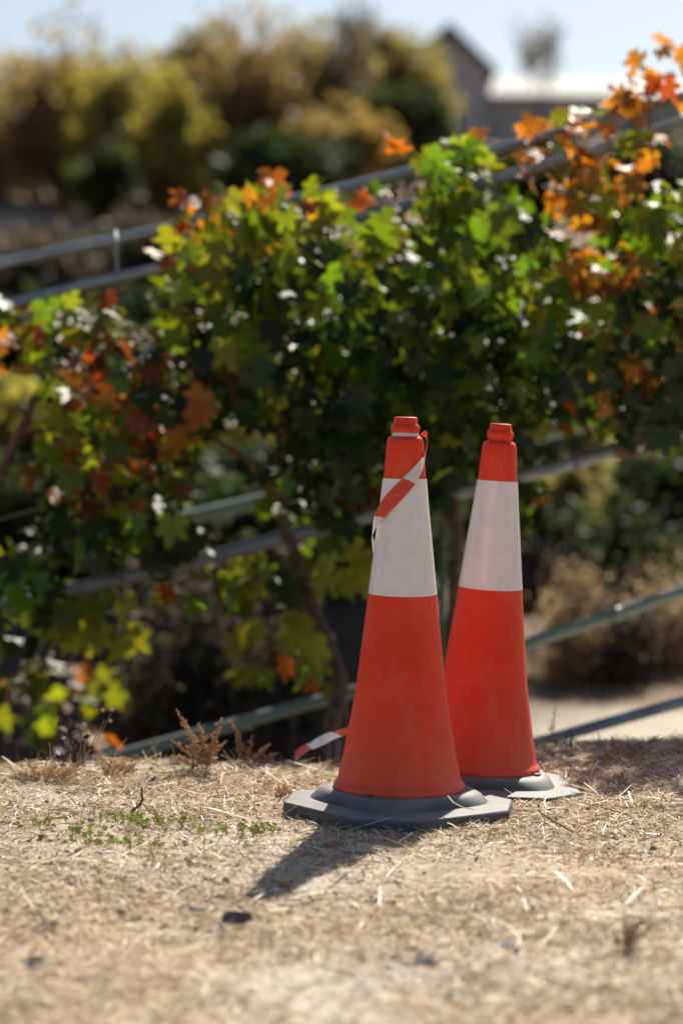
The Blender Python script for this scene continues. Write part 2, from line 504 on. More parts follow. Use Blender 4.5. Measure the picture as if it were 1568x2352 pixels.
V, F, c = merge([
    litter(120000, .006, .045, .0008, .0026, .25, (-1.0, 1.05, 2.9, 5.75)),
    litter(60000, .003, .014, .0014, .0045, .45, (-1.0, 1.05, 2.9, 5.75), .8),
    litter(12000, .02, .10, .0012, .0042, .18, (-1.0, 1.05, 2.9, 5.75)),
    litter(26000, .008, .05, .0007, .0024, .25, (-1.05, 1.1, 4.75, 5.75), .7),
    litter(900, .01, .05, .0008, .0026, .3, (-.13, .36, 4.30, 4.40), .4),
    litter(500, .01, .05, .0008, .0026, .3, (.22, .52, 4.68, 4.78), .4),
    litter(250, .01, .045, .0008, .0026, .3, (-.16, -.07, 4.36, 4.7), .4),
    litter(16000, .008, .06, .001, .003, .2, (-3, 3, 1.2, 5.6)),
    litter(9000, .01, .06, .001, .003, .25, (.3, 2.2, 5.0, 6.2)),
])
tag(np_mesh('straw_litter', V, F, M['straw'], color=c), kind='stuff')

# dry stubble standing along the crest
n = 5200
x = rng.uniform(-1.1, 1.2, n); y = rng.uniform(4.75, 5.75, n)
dens = (.25 + .75 * sstep(.1, -.45, x)) * (vnoise(x * 6, y * 6, 95) + .1) * (.35 + .65 * sstep(4.9, 5.3, y))
kp = (rng.random(n) < dens) & (((x - .108) ** 2 + (y - 4.56) ** 2) > .25 ** 2) & (((x - .279) ** 2 + (y - 4.94) ** 2) > .24 ** 2)
x, y = x[kp], y[kp]; n = len(x); z = ground_z(x, y) - .002
h = .006 + (.034 + .022 * sstep(-.2, -.5, x)) * rng.random(n) ** 3; a = rng.uniform(0, 2 * math.pi, n); ln = np.abs(rng.normal(.3, .45, n)); w = rng.uniform(.0004, .0010, n)
b_ = rng.uniform(0, 2 * math.pi, n)
P = []
for t in (0, .5, 1):
    cx = x + np.cos(a) * ln * h * t ** 1.5; cy = y + np.sin(a) * ln * h * t ** 1.5; cz = z + h * t
    ww = w * (1 - .6 * t)
    P += [np.stack([cx - np.cos(b_) * ww, cy - np.sin(b_) * ww, cz], 1), np.stack([cx + np.cos(b_) * ww, cy + np.sin(b_) * ww, cz], 1)]
V = np.stack(P, 1).reshape(-1, 3); b = np.arange(n) * 6
F = np.concatenate([np.stack([b, b + 1, b + 3, b + 2], 1), np.stack([b + 2, b + 3, b + 5, b + 4], 1)])
pal = np.array([(0.62, 0.48, 0.28), (0.70, 0.58, 0.38), (0.45, 0.28, 0.12), (0.55, 0.38, 0.18)])
c = pal[rng.choice(4, n)] * rng.uniform(.7, 1.15, (n, 1)); c = np.repeat(np.concatenate([c, np.ones((n, 1))], 1), 6, axis=0)
tag(np_mesh('dry_grass', V, F, M['straw'], color=c), kind='stuff')

n = 3200   # small clods of the same earth
x = rng.uniform(-1.05, 1.1, n); y = rng.uniform(2.8, 5.6, n); s = .0025 + .0055 * rng.random(n) ** 3
kp = (((x - .108) ** 2 + (y - 4.56) ** 2) > .21 ** 2) & (((x - .279) ** 2 + (y - 4.94) ** 2) > .21 ** 2) & (vnoise(x * 3, y * 3, 97) > .35)
x, y, s = x[kp], y[kp], s[kp]; n = len(x); z = ground_z(x, y) + s * .15
g_ = np.array([(a, b, c_) for c_, k_ in ((-.6, .8), (.1, 1.0), (.7, .6)) for a, b in ((k_, 0), (0, k_), (-k_, 0), (0, -k_))])
V = (g_[None] * rng.uniform(.65, 1.3, (n, 12, 1)) * s[:, None, None] + np.stack([x, y, z], 1)[:, None, :]).reshape(-1, 3)
q_ = [(4 * i + k, 4 * i + (k + 1) % 4, 4 * i + 4 + (k + 1) % 4, 4 * i + 4 + k) for i in range(2) for k in range(4)] + [(8, 9, 10, 11), (3, 2, 1, 0)]
F = (np.array(q_)[None] + (np.arange(n) * 12)[:, None, None]).reshape(-1, 4)
c = np.array((.36, .28, .20)) * rng.uniform(.55, 1.3, (n, 1)); c = np.repeat(np.concatenate([c, np.ones((n, 1))], 1), 12, axis=0)
tag(np_mesh('soil_clods', V, F, M['grit'], color=c, smooth=True), kind='stuff')

n = 16000
x = rng.uniform(-1.05, 1.1, n); y = rng.uniform(2.8, 5.7, n); s = .0010 + .0034 * rng.random(n) ** 5
z = ground_z(x, y) + s * .3
base = np.array([(1, 0, 0), (-1, 0, 0), (0, 1, 0), (0, -1, 0), (0, 0, .8), (0, 0, -.8)])
jit = rng.uniform(.6, 1.25, (n, 6, 1)) * base[None] * s[:, None, None]
V = (jit + np.stack([x, y, z], 1)[:, None, :]).reshape(-1, 3)
tri = np.array([(0, 2, 4), (2, 1, 4), (1, 3, 4), (3, 0, 4), (2, 0, 5), (1, 2, 5), (3, 1, 5), (0, 3, 5)])
F = (tri[None] + (np.arange(n) * 6)[:, None, None]).reshape(-1, 3)
pal = np.array([(0.40, 0.34, 0.28), (0.55, 0.5, 0.44), (0.32, 0.26, 0.21), (0.45, 0.36, 0.27)])
c = pal[rng.choice(4, n)] * rng.uniform(.7, 1.2, (n, 1)); c = np.repeat(np.concatenate([c, np.ones((n, 1))], 1), 6, axis=0)
tag(np_mesh('grit', V, F, M['grit'], color=c), kind='stuff')


# ------------------------------------------------------------------ house on the hill
M['white_roof'] = noise_mat('white_metal_roof', (0.50, 0.49, 0.47), (0.58, 0.57, 0.55), scale=.8, rough=0.75, spec=.2)
M['grey_wall'] = noise_mat('grey_render', (0.36, 0.34, 0.33), (0.44, 0.42, 0.41), scale=1, rough=0.9)
M['trim'] = noise_mat('dark_roof_trim', (0.10, 0.09, 0.09), (0.14, 0.13, 0.12), scale=2, rough=0.7)
M['glass'] = noise_mat('dark_window_glass', (0.03, 0.035, 0.04), (0.05, 0.055, 0.06), scale=2, rough=0.12)
HD = 92.0
hb = at(1080, 340, HD)
house = thing('house', 'pale house with white metal roof and dark edged gable on the hilltop', 'house', hb)
apex = at(1030, 66, HD) - hb; eav = at(1117, 152, HD) - hb
wr0 = at(1086, 228, HD) - hb; rdg = at(1120, 152, HD) - hb
hw = (eav.x - apex.x); depth = 9.0
mb = MB()   # gabled body: gable end towards the camera
gx0, gx1, gzb = apex.x - hw, eav.x, -2.0
mb.loops([[(gx0, 0, gzb), (gx1, 0, gzb), (gx1, 0, eav.z - .15), (apex.x, 0, apex.z - .15), (gx0, 0, eav.z - .15)],
          [(gx0, depth, gzb), (gx1, depth, gzb), (gx1, depth, eav.z - .15), (apex.x, depth, apex.z - .15), (gx0, depth, eav.z - .15)]])
mb.build('gable_wall', M['grey_wall'], house, smooth=False)
for sgn in (-1, 1):
    mb = MB()
    ex = apex.x + sgn * (hw + .35); ez = eav.z - .35 * (apex.z - eav.z) / hw
    mb.loops([[(apex.x, -.4, apex.z), (ex, -.4, ez), (ex, -.4, ez + .22), (apex.x, -.4, apex.z + .22)],
              [(apex.x, depth + .4, apex.z), (ex, depth + .4, ez), (ex, depth + .4, ez + .22), (apex.x, depth + .4, apex.z + .22)]])
    mb.build('roof_slope', M['trim'], house, smooth=False)
mb = MB()   # low wing to the right
wx0, wx1 = gx1 + .05, gx1 + 13
wz = wr0.z
mb.loops([[(wx0, .3, gzb), (wx1, .3, gzb), (wx1, .3, wz), (wx0, .3, wz)], [(wx0, 7.5, gzb), (wx1, 7.5, gzb), (wx1, 7.5, wz + .9), (wx0, 7.5, wz + .9)]])
mb.build('wing_wall', M['grey_wall'], house, smooth=False)
mb = MB()
rz = rdg.z + .05
mb.loops([[(wx0, -.3, wz), (wx1 + .4, -.3, wz - .1), (wx1 + .4, -.3, wz + .05), (wx0, -.3, wz + .15)],
          [(wx0, 4.6, rz), (wx1 + .4, 4.6, rz - .3), (wx1 + .4, 4.6, rz - .15), (wx0, 4.6, rz + .15)],
          [(wx0, 8.2, wz + .3), (wx1 + .4, 8.2, wz + .2), (wx1 + .4, 8.2, wz + .35), (wx0, 8.2, wz + .45)]])
roof = mb.build('wing_roof', M['white_roof'], house, smooth=False)
mb = MB()
for k in range(1, 22):
    xx = wx0 + k * .6
    mb.tube([(xx, -.28, wz + .14 - k * .0045), (xx, 4.6, rz + .14 - k * .0135)], .03, 5)
mb.build('roof_seams', M['white_roof'], roof)
for k in range(3):
    mb = MB(); mb.box((wx0 + 2.2 + 3.6 * k, .27, wz - 1.15), (1.5, .12, 1.1)); w = mb.build('window', M['white_roof'], house, smooth=False)
    mb = MB(); mb.box((wx0 + 2.2 + 3.6 * k, .20, wz - 1.15), (1.3, .04, .9)); mb.build('pane', M['glass'], w, smooth=False)

# ------------------------------------------------------------------ trees and shrubs of the hillside
def leaf_cloud(center, radii, n, size, nclump=14, seed=0, squash=1.0, hollow=.2):
    r = np.random.default_rng(seed)
    d = r.normal(size=(nclump, 3)); d /= np.linalg.norm(d, axis=1)[:, None]
    rad = hollow + (1 - hollow) * r.random(nclump) ** .6
    cc = d * rad[:, None] * .78
    cs = r.uniform(.22, .46, nclump)
    w = cs ** 2 / (cs ** 2).sum()
    which = r.choice(nclump, n, p=w)
    q = r.normal(size=(n, 3)); q /= np.linalg.norm(q, axis=1)[:, None]
    q *= (r.random(n) ** .45)[:, None]
    p = cc[which] + q * cs[which][:, None]
    p = p * np.array(radii) + np.array(center)
    a = r.normal(size=(n, 3)); a /= np.linalg.norm(a, axis=1)[:, None]
    b = np.cross(a, r.normal(size=(n, 3))); b /= np.linalg.norm(b, axis=1)[:, None]
    s = size * r.uniform(.6, 1.35, n)[:, None]
    V = np.stack([p - a * s, p + b * s * .55, p + a * s, p - b * s * .55], 1).reshape(-1, 3)
    i = np.arange(n) * 4
    return V, np.stack([i, i + 1, i + 2, i + 3], 1), cc * np.array(radii) + np.array(center)


def foliage_mat(name, c1, c2, scale=1.2):
    return noise_mat(name, c1, c2, scale=scale, rough=.6, spec=.3, transl=.5, tcol=(2.3, 2.2, 1.6), contrast=(.38, .62), detail=3)


FOL = {
    'olive': foliage_mat('olive_foliage', (.13, .115, .045), (.22, .185, .065)),
    'yellow': foliage_mat('yellow_green_foliage', (.17, .155, .035), (.27, .235, .055)),
    'brown': foliage_mat('russet_foliage', (.16, .115, .055), (.25, .175, .08)),
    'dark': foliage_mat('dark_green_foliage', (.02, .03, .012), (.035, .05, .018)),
    'orange': foliage_mat('ochre_foliage', (.18, .125, .04), (.26, .18, .06)),
    'pale': foliage_mat('pale_green_foliage', (.16, .16, .07), (.23, .22, .10)),
    'scrub': foliage_mat('dry_brown_scrub', (.17, .125, .085), (.28, .21, .15), 3),
    'drydark': foliage_mat('dark_brown_shaded_scrub', (.036, .031, .029), (.066, .053, .044), 3),  # scrub with shade painted in, made for the gully tufts
    'grey': foliage_mat('grey_brown_twigs', (.09, .075, .07), (.13, .11, .10)),
}
M['trunk'] = noise_mat('grey_tree_bark', (.08, .065, .05), (.14, .115, .095), scale=6, rough=.9, bump=.6, bscale=30)


def crown_tree(label, name, cat, px, top, base, w, col, D, n=2200, leaf=.16, group=None, clumps=22, seed=1):
    p = at(px, base, D)
    zb = gz(p.x, D)
    zt = at(px, top, D).z
    wid = w / FPX * D / 2
    root = thing(name, label, cat, (p.x, D, zb), group)
    h = zt - zb
    r = random.Random(seed)
    zc = max(h * .55, (at(px, (top + base) / 2, D).z - zb))
    rz_ = max(h - zc, .3)
    V, F, cc = leaf_cloud((0, 0, zc), (wid * 1.2, wid * .95, rz_ * 1.48), n, leaf, clumps, seed)
    V2, F2, _c = leaf_cloud((0, 0, zc + rz_ * .15), (wid * 1.45, wid * 1.1, rz_ * 1.62), n // 3, leaf, clumps * 2, seed + 500, hollow=.6)
    np_mesh('crown', np.concatenate([V, V2]), np.concatenate([F, F2 + len(V)]), FOL[col], root)
    mb = MB()
    r0 = max(.035 * h, .02)
    mb.tube([(0, 0, -.15), (r.uniform(-.05, .05) * h, 0, h * .2), (r.uniform(-.08, .08) * h, 0, zc)], [r0, r0 * .8, r0 * .45], 8)
    for k in range(min(9, len(cc))):
        c_ = Vector(cc[k]); s0 = Vector((0, 0, h * r.uniform(.15, .45)))
        mb.tube([s0, s0.lerp(c_, .5) + Vector((0, 0, -.04 * h)), c_], [r0 * .5, r0 * .35, r0 * .12], 5)
    mb.build('trunk', M['trunk'], root)
    return root


def bare_tree(label, px, top, base, w, D, seed=1, twigs=500, col='grey', depth=5):
    p = at(px, base, D); zb = gz(p.x, D); h = at(px, top, D).z - zb
    root = thing('bare_tree', label, 'tree', (p.x, D, zb))
    r = random.Random(seed); mb = MB(); tips = []
    wid = w / FPX * D / 2
    def grow(a, d, L, rad, k):
        b = a + d * L
        mid = (a + b) / 2 + Vector((r.uniform(-1, 1), r.uniform(-1, 1), 0)) * L * .06
        mb.tube([a, mid, b], [rad, rad * .82, rad * .62], 6 if k > 2 else 4, cap=False)
        if k == 0: tips.append(b); return
        for _ in range(r.choice((2, 3, 3))):
            nd = (d + Vector((r.uniform(-1, 1), r.uniform(-1, 1), r.uniform(-.25, .6))) * .75).normalized()
            grow(b, nd, L * r.uniform(.62, .82), rad * .6, k - 1)
    L0 = h * .27
    grow(Vector((0, 0, -.1)), Vector((0, 0, 1)), L0, h * .018, depth)
    # bring the branching to the size seen
    mx = max(abs(v.x) for v in mb.v); mz = max(v.z for v in mb.v)
    for v in mb.v: v.x *= wid / mx; v.y *= wid / mx; v.z *= h / mz
    mb.build('branches', M['trunk'], root)
    V, F, cc = leaf_cloud((0, 0, h * .68), (wid * .85, wid * .8, h * .30), twigs, .11, 16, seed)
    np_mesh('crown', V, F, FOL[col], root)
    return root


TD = 58
for i, (px, top, w, col, lab) in enumerate(((85, 185, 280, 'olive', 'olive tree behind the russet tree at the left end of the far tree line'), (335, 215, 260, 'brown', 'brownish tree in the low dip of the far tree line'),
        (505, 160, 280, 'yellow', 'yellowish tree in the second row behind the ragged olive tree'), (680, 175, 260, 'brown', 'brown tree in the second row left of the tall bare tree'),
        (825, 150, 240, 'olive', 'olive tree in the second row at the foot of the tall bare tree'), (940, 150, 150, 'olive', 'olive tree in the second row beside the house gable'))):
    crown_tree(lab, 'tree', 'tree', px, top, 430, w, col, 66, 2200, seed=80 + i)
for i, (px, top, base, w, D, lab) in enumerate(((330, 1590, 1720, 150, 8.75, 'lowest dry tuft on the shaded gully bank at the left'), (450, 1480, 1600, 170, 9.0, 'dry tuft on the shaded gully bank above the reddish weeds'), (570, 1560, 1680, 150, 8.85, 'dry tuft on the shaded gully bank left of the leaning trunk foot'),
        (660, 1450, 1570, 170, 9.1, 'dry tuft on the shaded gully bank behind the leaning trunk'), (350, 1420, 1530, 190, 9.2, 'dry tuft high on the shaded gully bank at the left'), (530, 1400, 1490, 170, 9.25, 'dry tuft high on the shaded gully bank in the middle'))):
    crown_tree(lab, 'dry_tuft', 'tuft', px, top, base, w, 'drydark', D, 700, leaf=.020, seed=140 + i, group='dry tufts on the gully bank')
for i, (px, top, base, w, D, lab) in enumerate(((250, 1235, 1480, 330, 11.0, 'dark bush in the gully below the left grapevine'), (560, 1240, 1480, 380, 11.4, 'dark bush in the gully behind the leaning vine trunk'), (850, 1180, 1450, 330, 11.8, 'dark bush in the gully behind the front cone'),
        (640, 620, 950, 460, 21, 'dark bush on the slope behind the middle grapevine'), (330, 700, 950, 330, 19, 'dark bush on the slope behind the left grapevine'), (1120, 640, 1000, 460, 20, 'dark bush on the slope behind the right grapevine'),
        (180, 1290, 1450, 300, 9.75, 'low bush added to darken the gully edge at the left'), (420, 1270, 1450, 300, 9.8, 'low bush added to darken the gully edge left of the leaning trunk'), (660, 1260, 1450, 300, 9.75, 'low bush added to darken the gully edge behind the leaning trunk'), (860, 1240, 1430, 260, 9.9, 'low bush added to darken the gully edge behind the front cone'), (-20, 1260, 1430, 260, 9.8, 'low bush added to darken the gully edge cut by the left side of the photo'),  # gully edge bushes added to cover a sunlit strip with dark
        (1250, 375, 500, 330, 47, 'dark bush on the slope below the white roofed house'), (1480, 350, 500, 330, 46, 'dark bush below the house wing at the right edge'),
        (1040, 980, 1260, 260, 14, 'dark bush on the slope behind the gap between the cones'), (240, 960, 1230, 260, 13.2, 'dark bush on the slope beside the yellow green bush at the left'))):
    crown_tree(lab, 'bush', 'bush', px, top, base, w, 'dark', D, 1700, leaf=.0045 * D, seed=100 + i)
crown_tree('russet brown tree second from the left edge on the far hillside', 'tree', 'tree', 165, 125, 440, 290, 'brown', TD, 3000, seed=3)
crown_tree('bright yellow green tree low between two brownish trees on the far hillside', 'tree', 'tree', 300, 185, 470, 230, 'yellow', TD - 2, 2400, seed=5)
crown_tree('olive tree cut by the left edge of the photo on the far hillside', 'tree', 'tree', 0, 265, 430, 200, 'olive', TD + 1, 2000, seed=7)
crown_tree('tall olive green tree with ragged top near the middle of the far tree line', 'tree', 'tree', 455, 140, 440, 310, 'olive', TD + 2, 2400, seed=9)
crown_tree('russet tree standing before the ragged olive tree on the far hillside', 'tree', 'tree', 570, 105, 430, 250, 'brown', TD - 1, 2600, seed=11)
crown_tree('olive tree left of the tall bare tree on the far hillside', 'tree', 'tree', 725, 115, 420, 230, 'olive', TD + 1, 2400, seed=13)
crown_tree('broad olive green tree left of the white roofed house', 'tree', 'tree', 885, 130, 340, 230, 'olive', TD + 3, 2600, seed=15)
crown_tree('pale green tree standing against the gable of the house', 'tree', 'tree', 965, 130, 310, 110, 'pale', 78, 1500, seed=17)
crown_tree('yellow green tree low behind the pipe rails at the left edge', 'shrub', 'shrub', 390, 240, 460, 170, 'yellow', TD - 4, 1500, seed=19)
crown_tree('ochre bush below the broad olive tree on the far hillside', 'shrub', 'shrub', 790, 270, 400, 210, 'orange', 52, 1400, seed=21)
crown_tree('very dark green shrub below the broad olive tree near the house', 'shrub', 'shrub', 930, 225, 345, 190, 'dark', 54, 1600, seed=23)
crown_tree('dark shrub at the foot of the bright yellow green tree', 'shrub', 'shrub', 245, 370, 490, 130, 'dark', 50, 1000, seed=25)
crown_tree('dark wide shrub below the russet tree mid hillside', 'shrub', 'shrub', 660, 330, 460, 280, 'dark', 50, 1500, seed=29)
crown_tree('dark shrub behind the upper pipe rail at the left edge', 'shrub', 'shrub', 40, 585, 660, 180, 'dark', 36, 1200, leaf=.12, seed=31)
crown_tree('dark brown shrub behind the wire tie of the pipe rails', 'shrub', 'shrub', 240, 570, 660, 200, 'dark', 37, 1400, leaf=.12, seed=33)
crown_tree('dark brown scrub bush between the two upper rails at the left', 'shrub', 'shrub', 100, 580, 780, 330, 'drydark', 27, 1500, leaf=.1, seed=35)
crown_tree('dark brown scrub bush behind the upper rails where the vine leaves begin', 'shrub', 'shrub', 330, 540, 760, 260, 'drydark', 26, 1400, leaf=.1, seed=38)
crown_tree('dark shrub low behind the vine leaves at the left edge', 'shrub', 'shrub', 40, 730, 930, 220, 'dark', 22, 1400, leaf=.09, seed=36)
bare_tree('tall grey bare tree rising above the middle of the far tree line', 800, -30, 380, 190, TD, seed=4, twigs=420)
bare_tree('grey bare tree standing alone in front of the white house roof', 1240, 25, 330, 180, 80, seed=8, twigs=420)
bare_tree('thin greyish purple bare tree above the russet tree on the far hillside', 640, 45, 430, 120, TD + 3, seed=12, twigs=420)
bare_tree('small grey bare tree behind the russet tree near the left edge', 215, 115, 430, 150, TD + 3, seed=16, twigs=300)

# bushes beyond the gully, seen through gaps of the vine
crown_tree('yellow green bush beyond the gully at the left edge under the vine', 'bush', 'bush', 30, 890, 1250, 300, 'yellow', 13, 1800, leaf=.06, seed=41)
crown_tree('yellow green bush beyond the gully behind the leaning vine trunk', 'bush', 'bush', 520, 960, 1200, 260, 'yellow', 13.5, 1500, leaf=.06, seed=43)
crown_tree('pale green bush just right of the rear cone top', 'bush', 'bush', 1300, 960, 1180, 190, 'pale', 15, 1500, leaf=.06, seed=45)
crown_tree('yellow green bush right of the white band of the rear cone', 'bush', 'bush', 1310, 1160, 1330, 170, 'olive', 14, 1300, leaf=.055, seed=47)
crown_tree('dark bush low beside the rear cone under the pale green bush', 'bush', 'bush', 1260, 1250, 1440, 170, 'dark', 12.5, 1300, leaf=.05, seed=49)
crown_tree('tall dark bush at the right edge behind the pipe rails', 'bush', 'bush', 1530, 1090, 1400, 220, 'dark', 14.5, 2000, leaf=.06, seed=51)
crown_tree('narrow dark bush with a dark trunk right of the pale green bush', 'bush', 'bush', 1390, 1020, 1220, 90, 'dark', 15.5, 1000, leaf=.05, seed=53)
crown_tree('dry brown bush on the far side of the pale track at the right edge', 'bush', 'bush', 1510, 1490, 1605, 230, 'scrub', 10.5, 4000, leaf=.016, seed=55)
crown_tree('dry brown bush on the far side of the pale track beside the rear cone', 'bush', 'bush', 1300, 1510, 1610, 230, 'scrub', 10.3, 4000, leaf=.016, seed=57)
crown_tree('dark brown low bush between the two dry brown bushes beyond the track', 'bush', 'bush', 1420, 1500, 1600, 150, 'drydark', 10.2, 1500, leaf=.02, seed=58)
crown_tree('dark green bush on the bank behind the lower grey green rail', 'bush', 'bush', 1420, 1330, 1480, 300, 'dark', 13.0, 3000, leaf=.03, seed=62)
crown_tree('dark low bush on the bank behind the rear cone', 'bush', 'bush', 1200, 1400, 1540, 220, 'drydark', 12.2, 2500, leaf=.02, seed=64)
crown_tree('olive bush behind the vines above the front cone', 'bush', 'bush', 900, 560, 900, 420, 'olive', 24, 2000, leaf=.09, seed=59)
crown_tree('olive bush behind the vines at the right edge', 'bush', 'bush', 1450, 620, 960, 420, 'olive', 23, 2000, leaf=.09, seed=61)

# ------------------------------------------------------------------ pipe rails of the trellis
trellis = thing('pipe_trellis', 'sloping grey metal pipe rails of the trellis carrying the grapevines', 'trellis', (0, 6.85, gz(0, 6.85)))
TO = Vector(trellis.location)


def rail(pts, D, r, mat, name='rail', label=None):
    P = [at(x, y, D) for x, y in pts]
    d0 = (P[0] - P[1]).normalized(); d1 = (P[-1] - P[-2]).normalized()
    P = [P[0] + d0 * .9] + P + [P[-1] + d1 * .9]
    Q = []
    for a, b in zip(P[:-1], P[1:]):
        for k in range(4): Q.append(a.lerp(b, k / 4))
    Q.append(P[-1])
    mb = MB(); mb.tube([q - TO for q in Q], r, 16)
    o = mb.build(name, mat, trellis)
    if label: o['label'] = label
    return o, P


r1, _ = rail([(0, 605), (385, 525), (800, 430), (1150, 343), (1568, 222)], 7.0, .0165, M['galv'])
r2, _ = rail([(0, 705), (385, 612), (760, 520), (1350, 352), (1568, 280)], 6.9, .0165, M['galv'])
r3, _ = rail([(0, 1392), (470, 1285), (850, 1183), (1240, 1082), (1568, 990)], 6.95, .021, M['galv'])
r4, _ = rail([(300, 1222), (690, 1130), (1000, 1056)], 8.2, .026, M['greenpipe'], label='grey green rail set further back')
r5, _ = rail([(340, 1718), (800, 1592), (1210, 1478), (1568, 1358)], 7.05, .0185, M['greenpipe'], label='lower grey green rail')
r6, _ = rail([(1100, 1742), (1240, 1704), (1568, 1612)], 6.45, .016, M['galv'], label='lowest rail along the pale track')
for (x, y, D, rr, par, dx) in ((1415, 1411, 7.05, .0215, r5, 30), (560, 1661, 7.05, .0215, r5, 30), (1330, 1058, 6.95, .025, r3, 30)):
    a, b = at(x - dx / 2, y + dx * .15, D) - TO, at(x + dx / 2, y - dx * .15, D) - TO
    mb = MB(); mb.tube([a, b], rr, 16); mb.build('coupling', M['greenpipe'] if par is r5 else M['galv'], par)
mb = MB()
mb.tube([at(266, 528, 6.98) - TO, at(268, 560, 6.94) - TO, at(270, 645, 6.9) - TO], .0035, 6)
mb.build('wire_tie', M['wire'], trellis)
mb = MB(); mb.tube([at(-300, 1275, 7.0) - TO, at(300, 1110, 7.0) - TO, at(1900, 700, 7.0) - TO], .0018, 5); mb.build('wire', M['wire'], trellis)
for px, D in ((-190, 7.05), (1790, 7.05)):
    top = at(px, 560 if px < 0 else 130, D)
    mb = MB(); mb.tube([Vector((top.x, D, gz(top.x, D) - .2)) - TO, top + Vector((0, 0, .08)) - TO], .024, 14); mb.build('post', M['galv'], trellis)
stake_top = at(1020, 900, 7.1); stake_bot = at(1012, 1500, 7.1)
mb = MB(); mb.tube([stake_bot + (stake_bot - stake_top) * .6, stake_top], .010, 10)
st = mb.build('stake', M['stake'])
tag(st, 'thin green stake rising behind the gap between the two cones', 'stake')

# ------------------------------------------------------------------ grape vines
half = [(0, 1.0), (9, .84), (15, .88), (24, .62), (31, .50), (40, .74), (48, .80), (55, .93), (66, .74), (80, .50), (92, .66), (106, .74), (122, .62), (142, .56), (162, .36)]


def leaf_shape(seed):
    """toothed five-lobed blade with a stalk: about 32 triangles; tip along +Y, face up +Z"""
    r = random.Random(seed)
    out = [(a, q * r.uniform(.92, 1.08)) for a, q in half] + [(-a, q * r.uniform(.92, 1.08)) for a, q in reversed(half[1:])]
    v = [(0, 0, 0)]
    fold, droop, tw = r.uniform(.05, .4), r.uniform(.1, .45), r.uniform(-.25, .25)
    for a, q in out:
        x = math.sin(R(a)) * q * .92; y = math.cos(R(a)) * q
        v.append((x, y, fold * abs(x) - droop * (x * x + y * y) * .55 + tw * x * y + .05 * math.sin(a * .16 + seed)))
    n = len(out)
    f = [(0, 1 + (k + 1) % n, 1 + k) for k in range(n) if k != n // 2] 
    b = len(v)
    v += [(-.022, 0, -.004), (.022, 0, -.004), (.015, -.75, -.22), (-.015, -.75, -.22)]
    f += [(b, b + 1, b + 2), (b, b + 2, b + 3)]
    return v, f


SH = [leaf_shape(s) for s in range(5)]
LEAF = {}
for ck in leaf_cols:
    for s, (v, f) in enumerate(SH):
        me = bpy.data.meshes.new('leaf'); me.from_pydata(v, [], f); me.materials.append(M['leaf_' + ck])
        me.polygons.foreach_set('use_smooth', [True] * len(f)); me.update()
        LEAF[ck, s] = me


def leaf_matrix(p, size, r, up=.55):
    if r.random() < .25:      # blades lying open to the sky
        n = Vector((r.gauss(.25, .28), r.gauss(-.38, .3), r.gauss(.85, .15)))
    else:                     # blades hanging
        n = Vector((r.gauss(0.1, .5), r.gauss(-.25, .75), r.gauss(up * .7, .35)))
    n.normalize()
    t = Vector((r.gauss(0, .55), r.gauss(-.1, .4), -.8))
    t = (t - n * t.dot(n)).normalized()
    x = t.cross(n)
    m = Matrix((x, t, n)).transposed().to_4x4()
    return Matrix.Translation(p) @ m @ Matrix.Scale(size, 4)


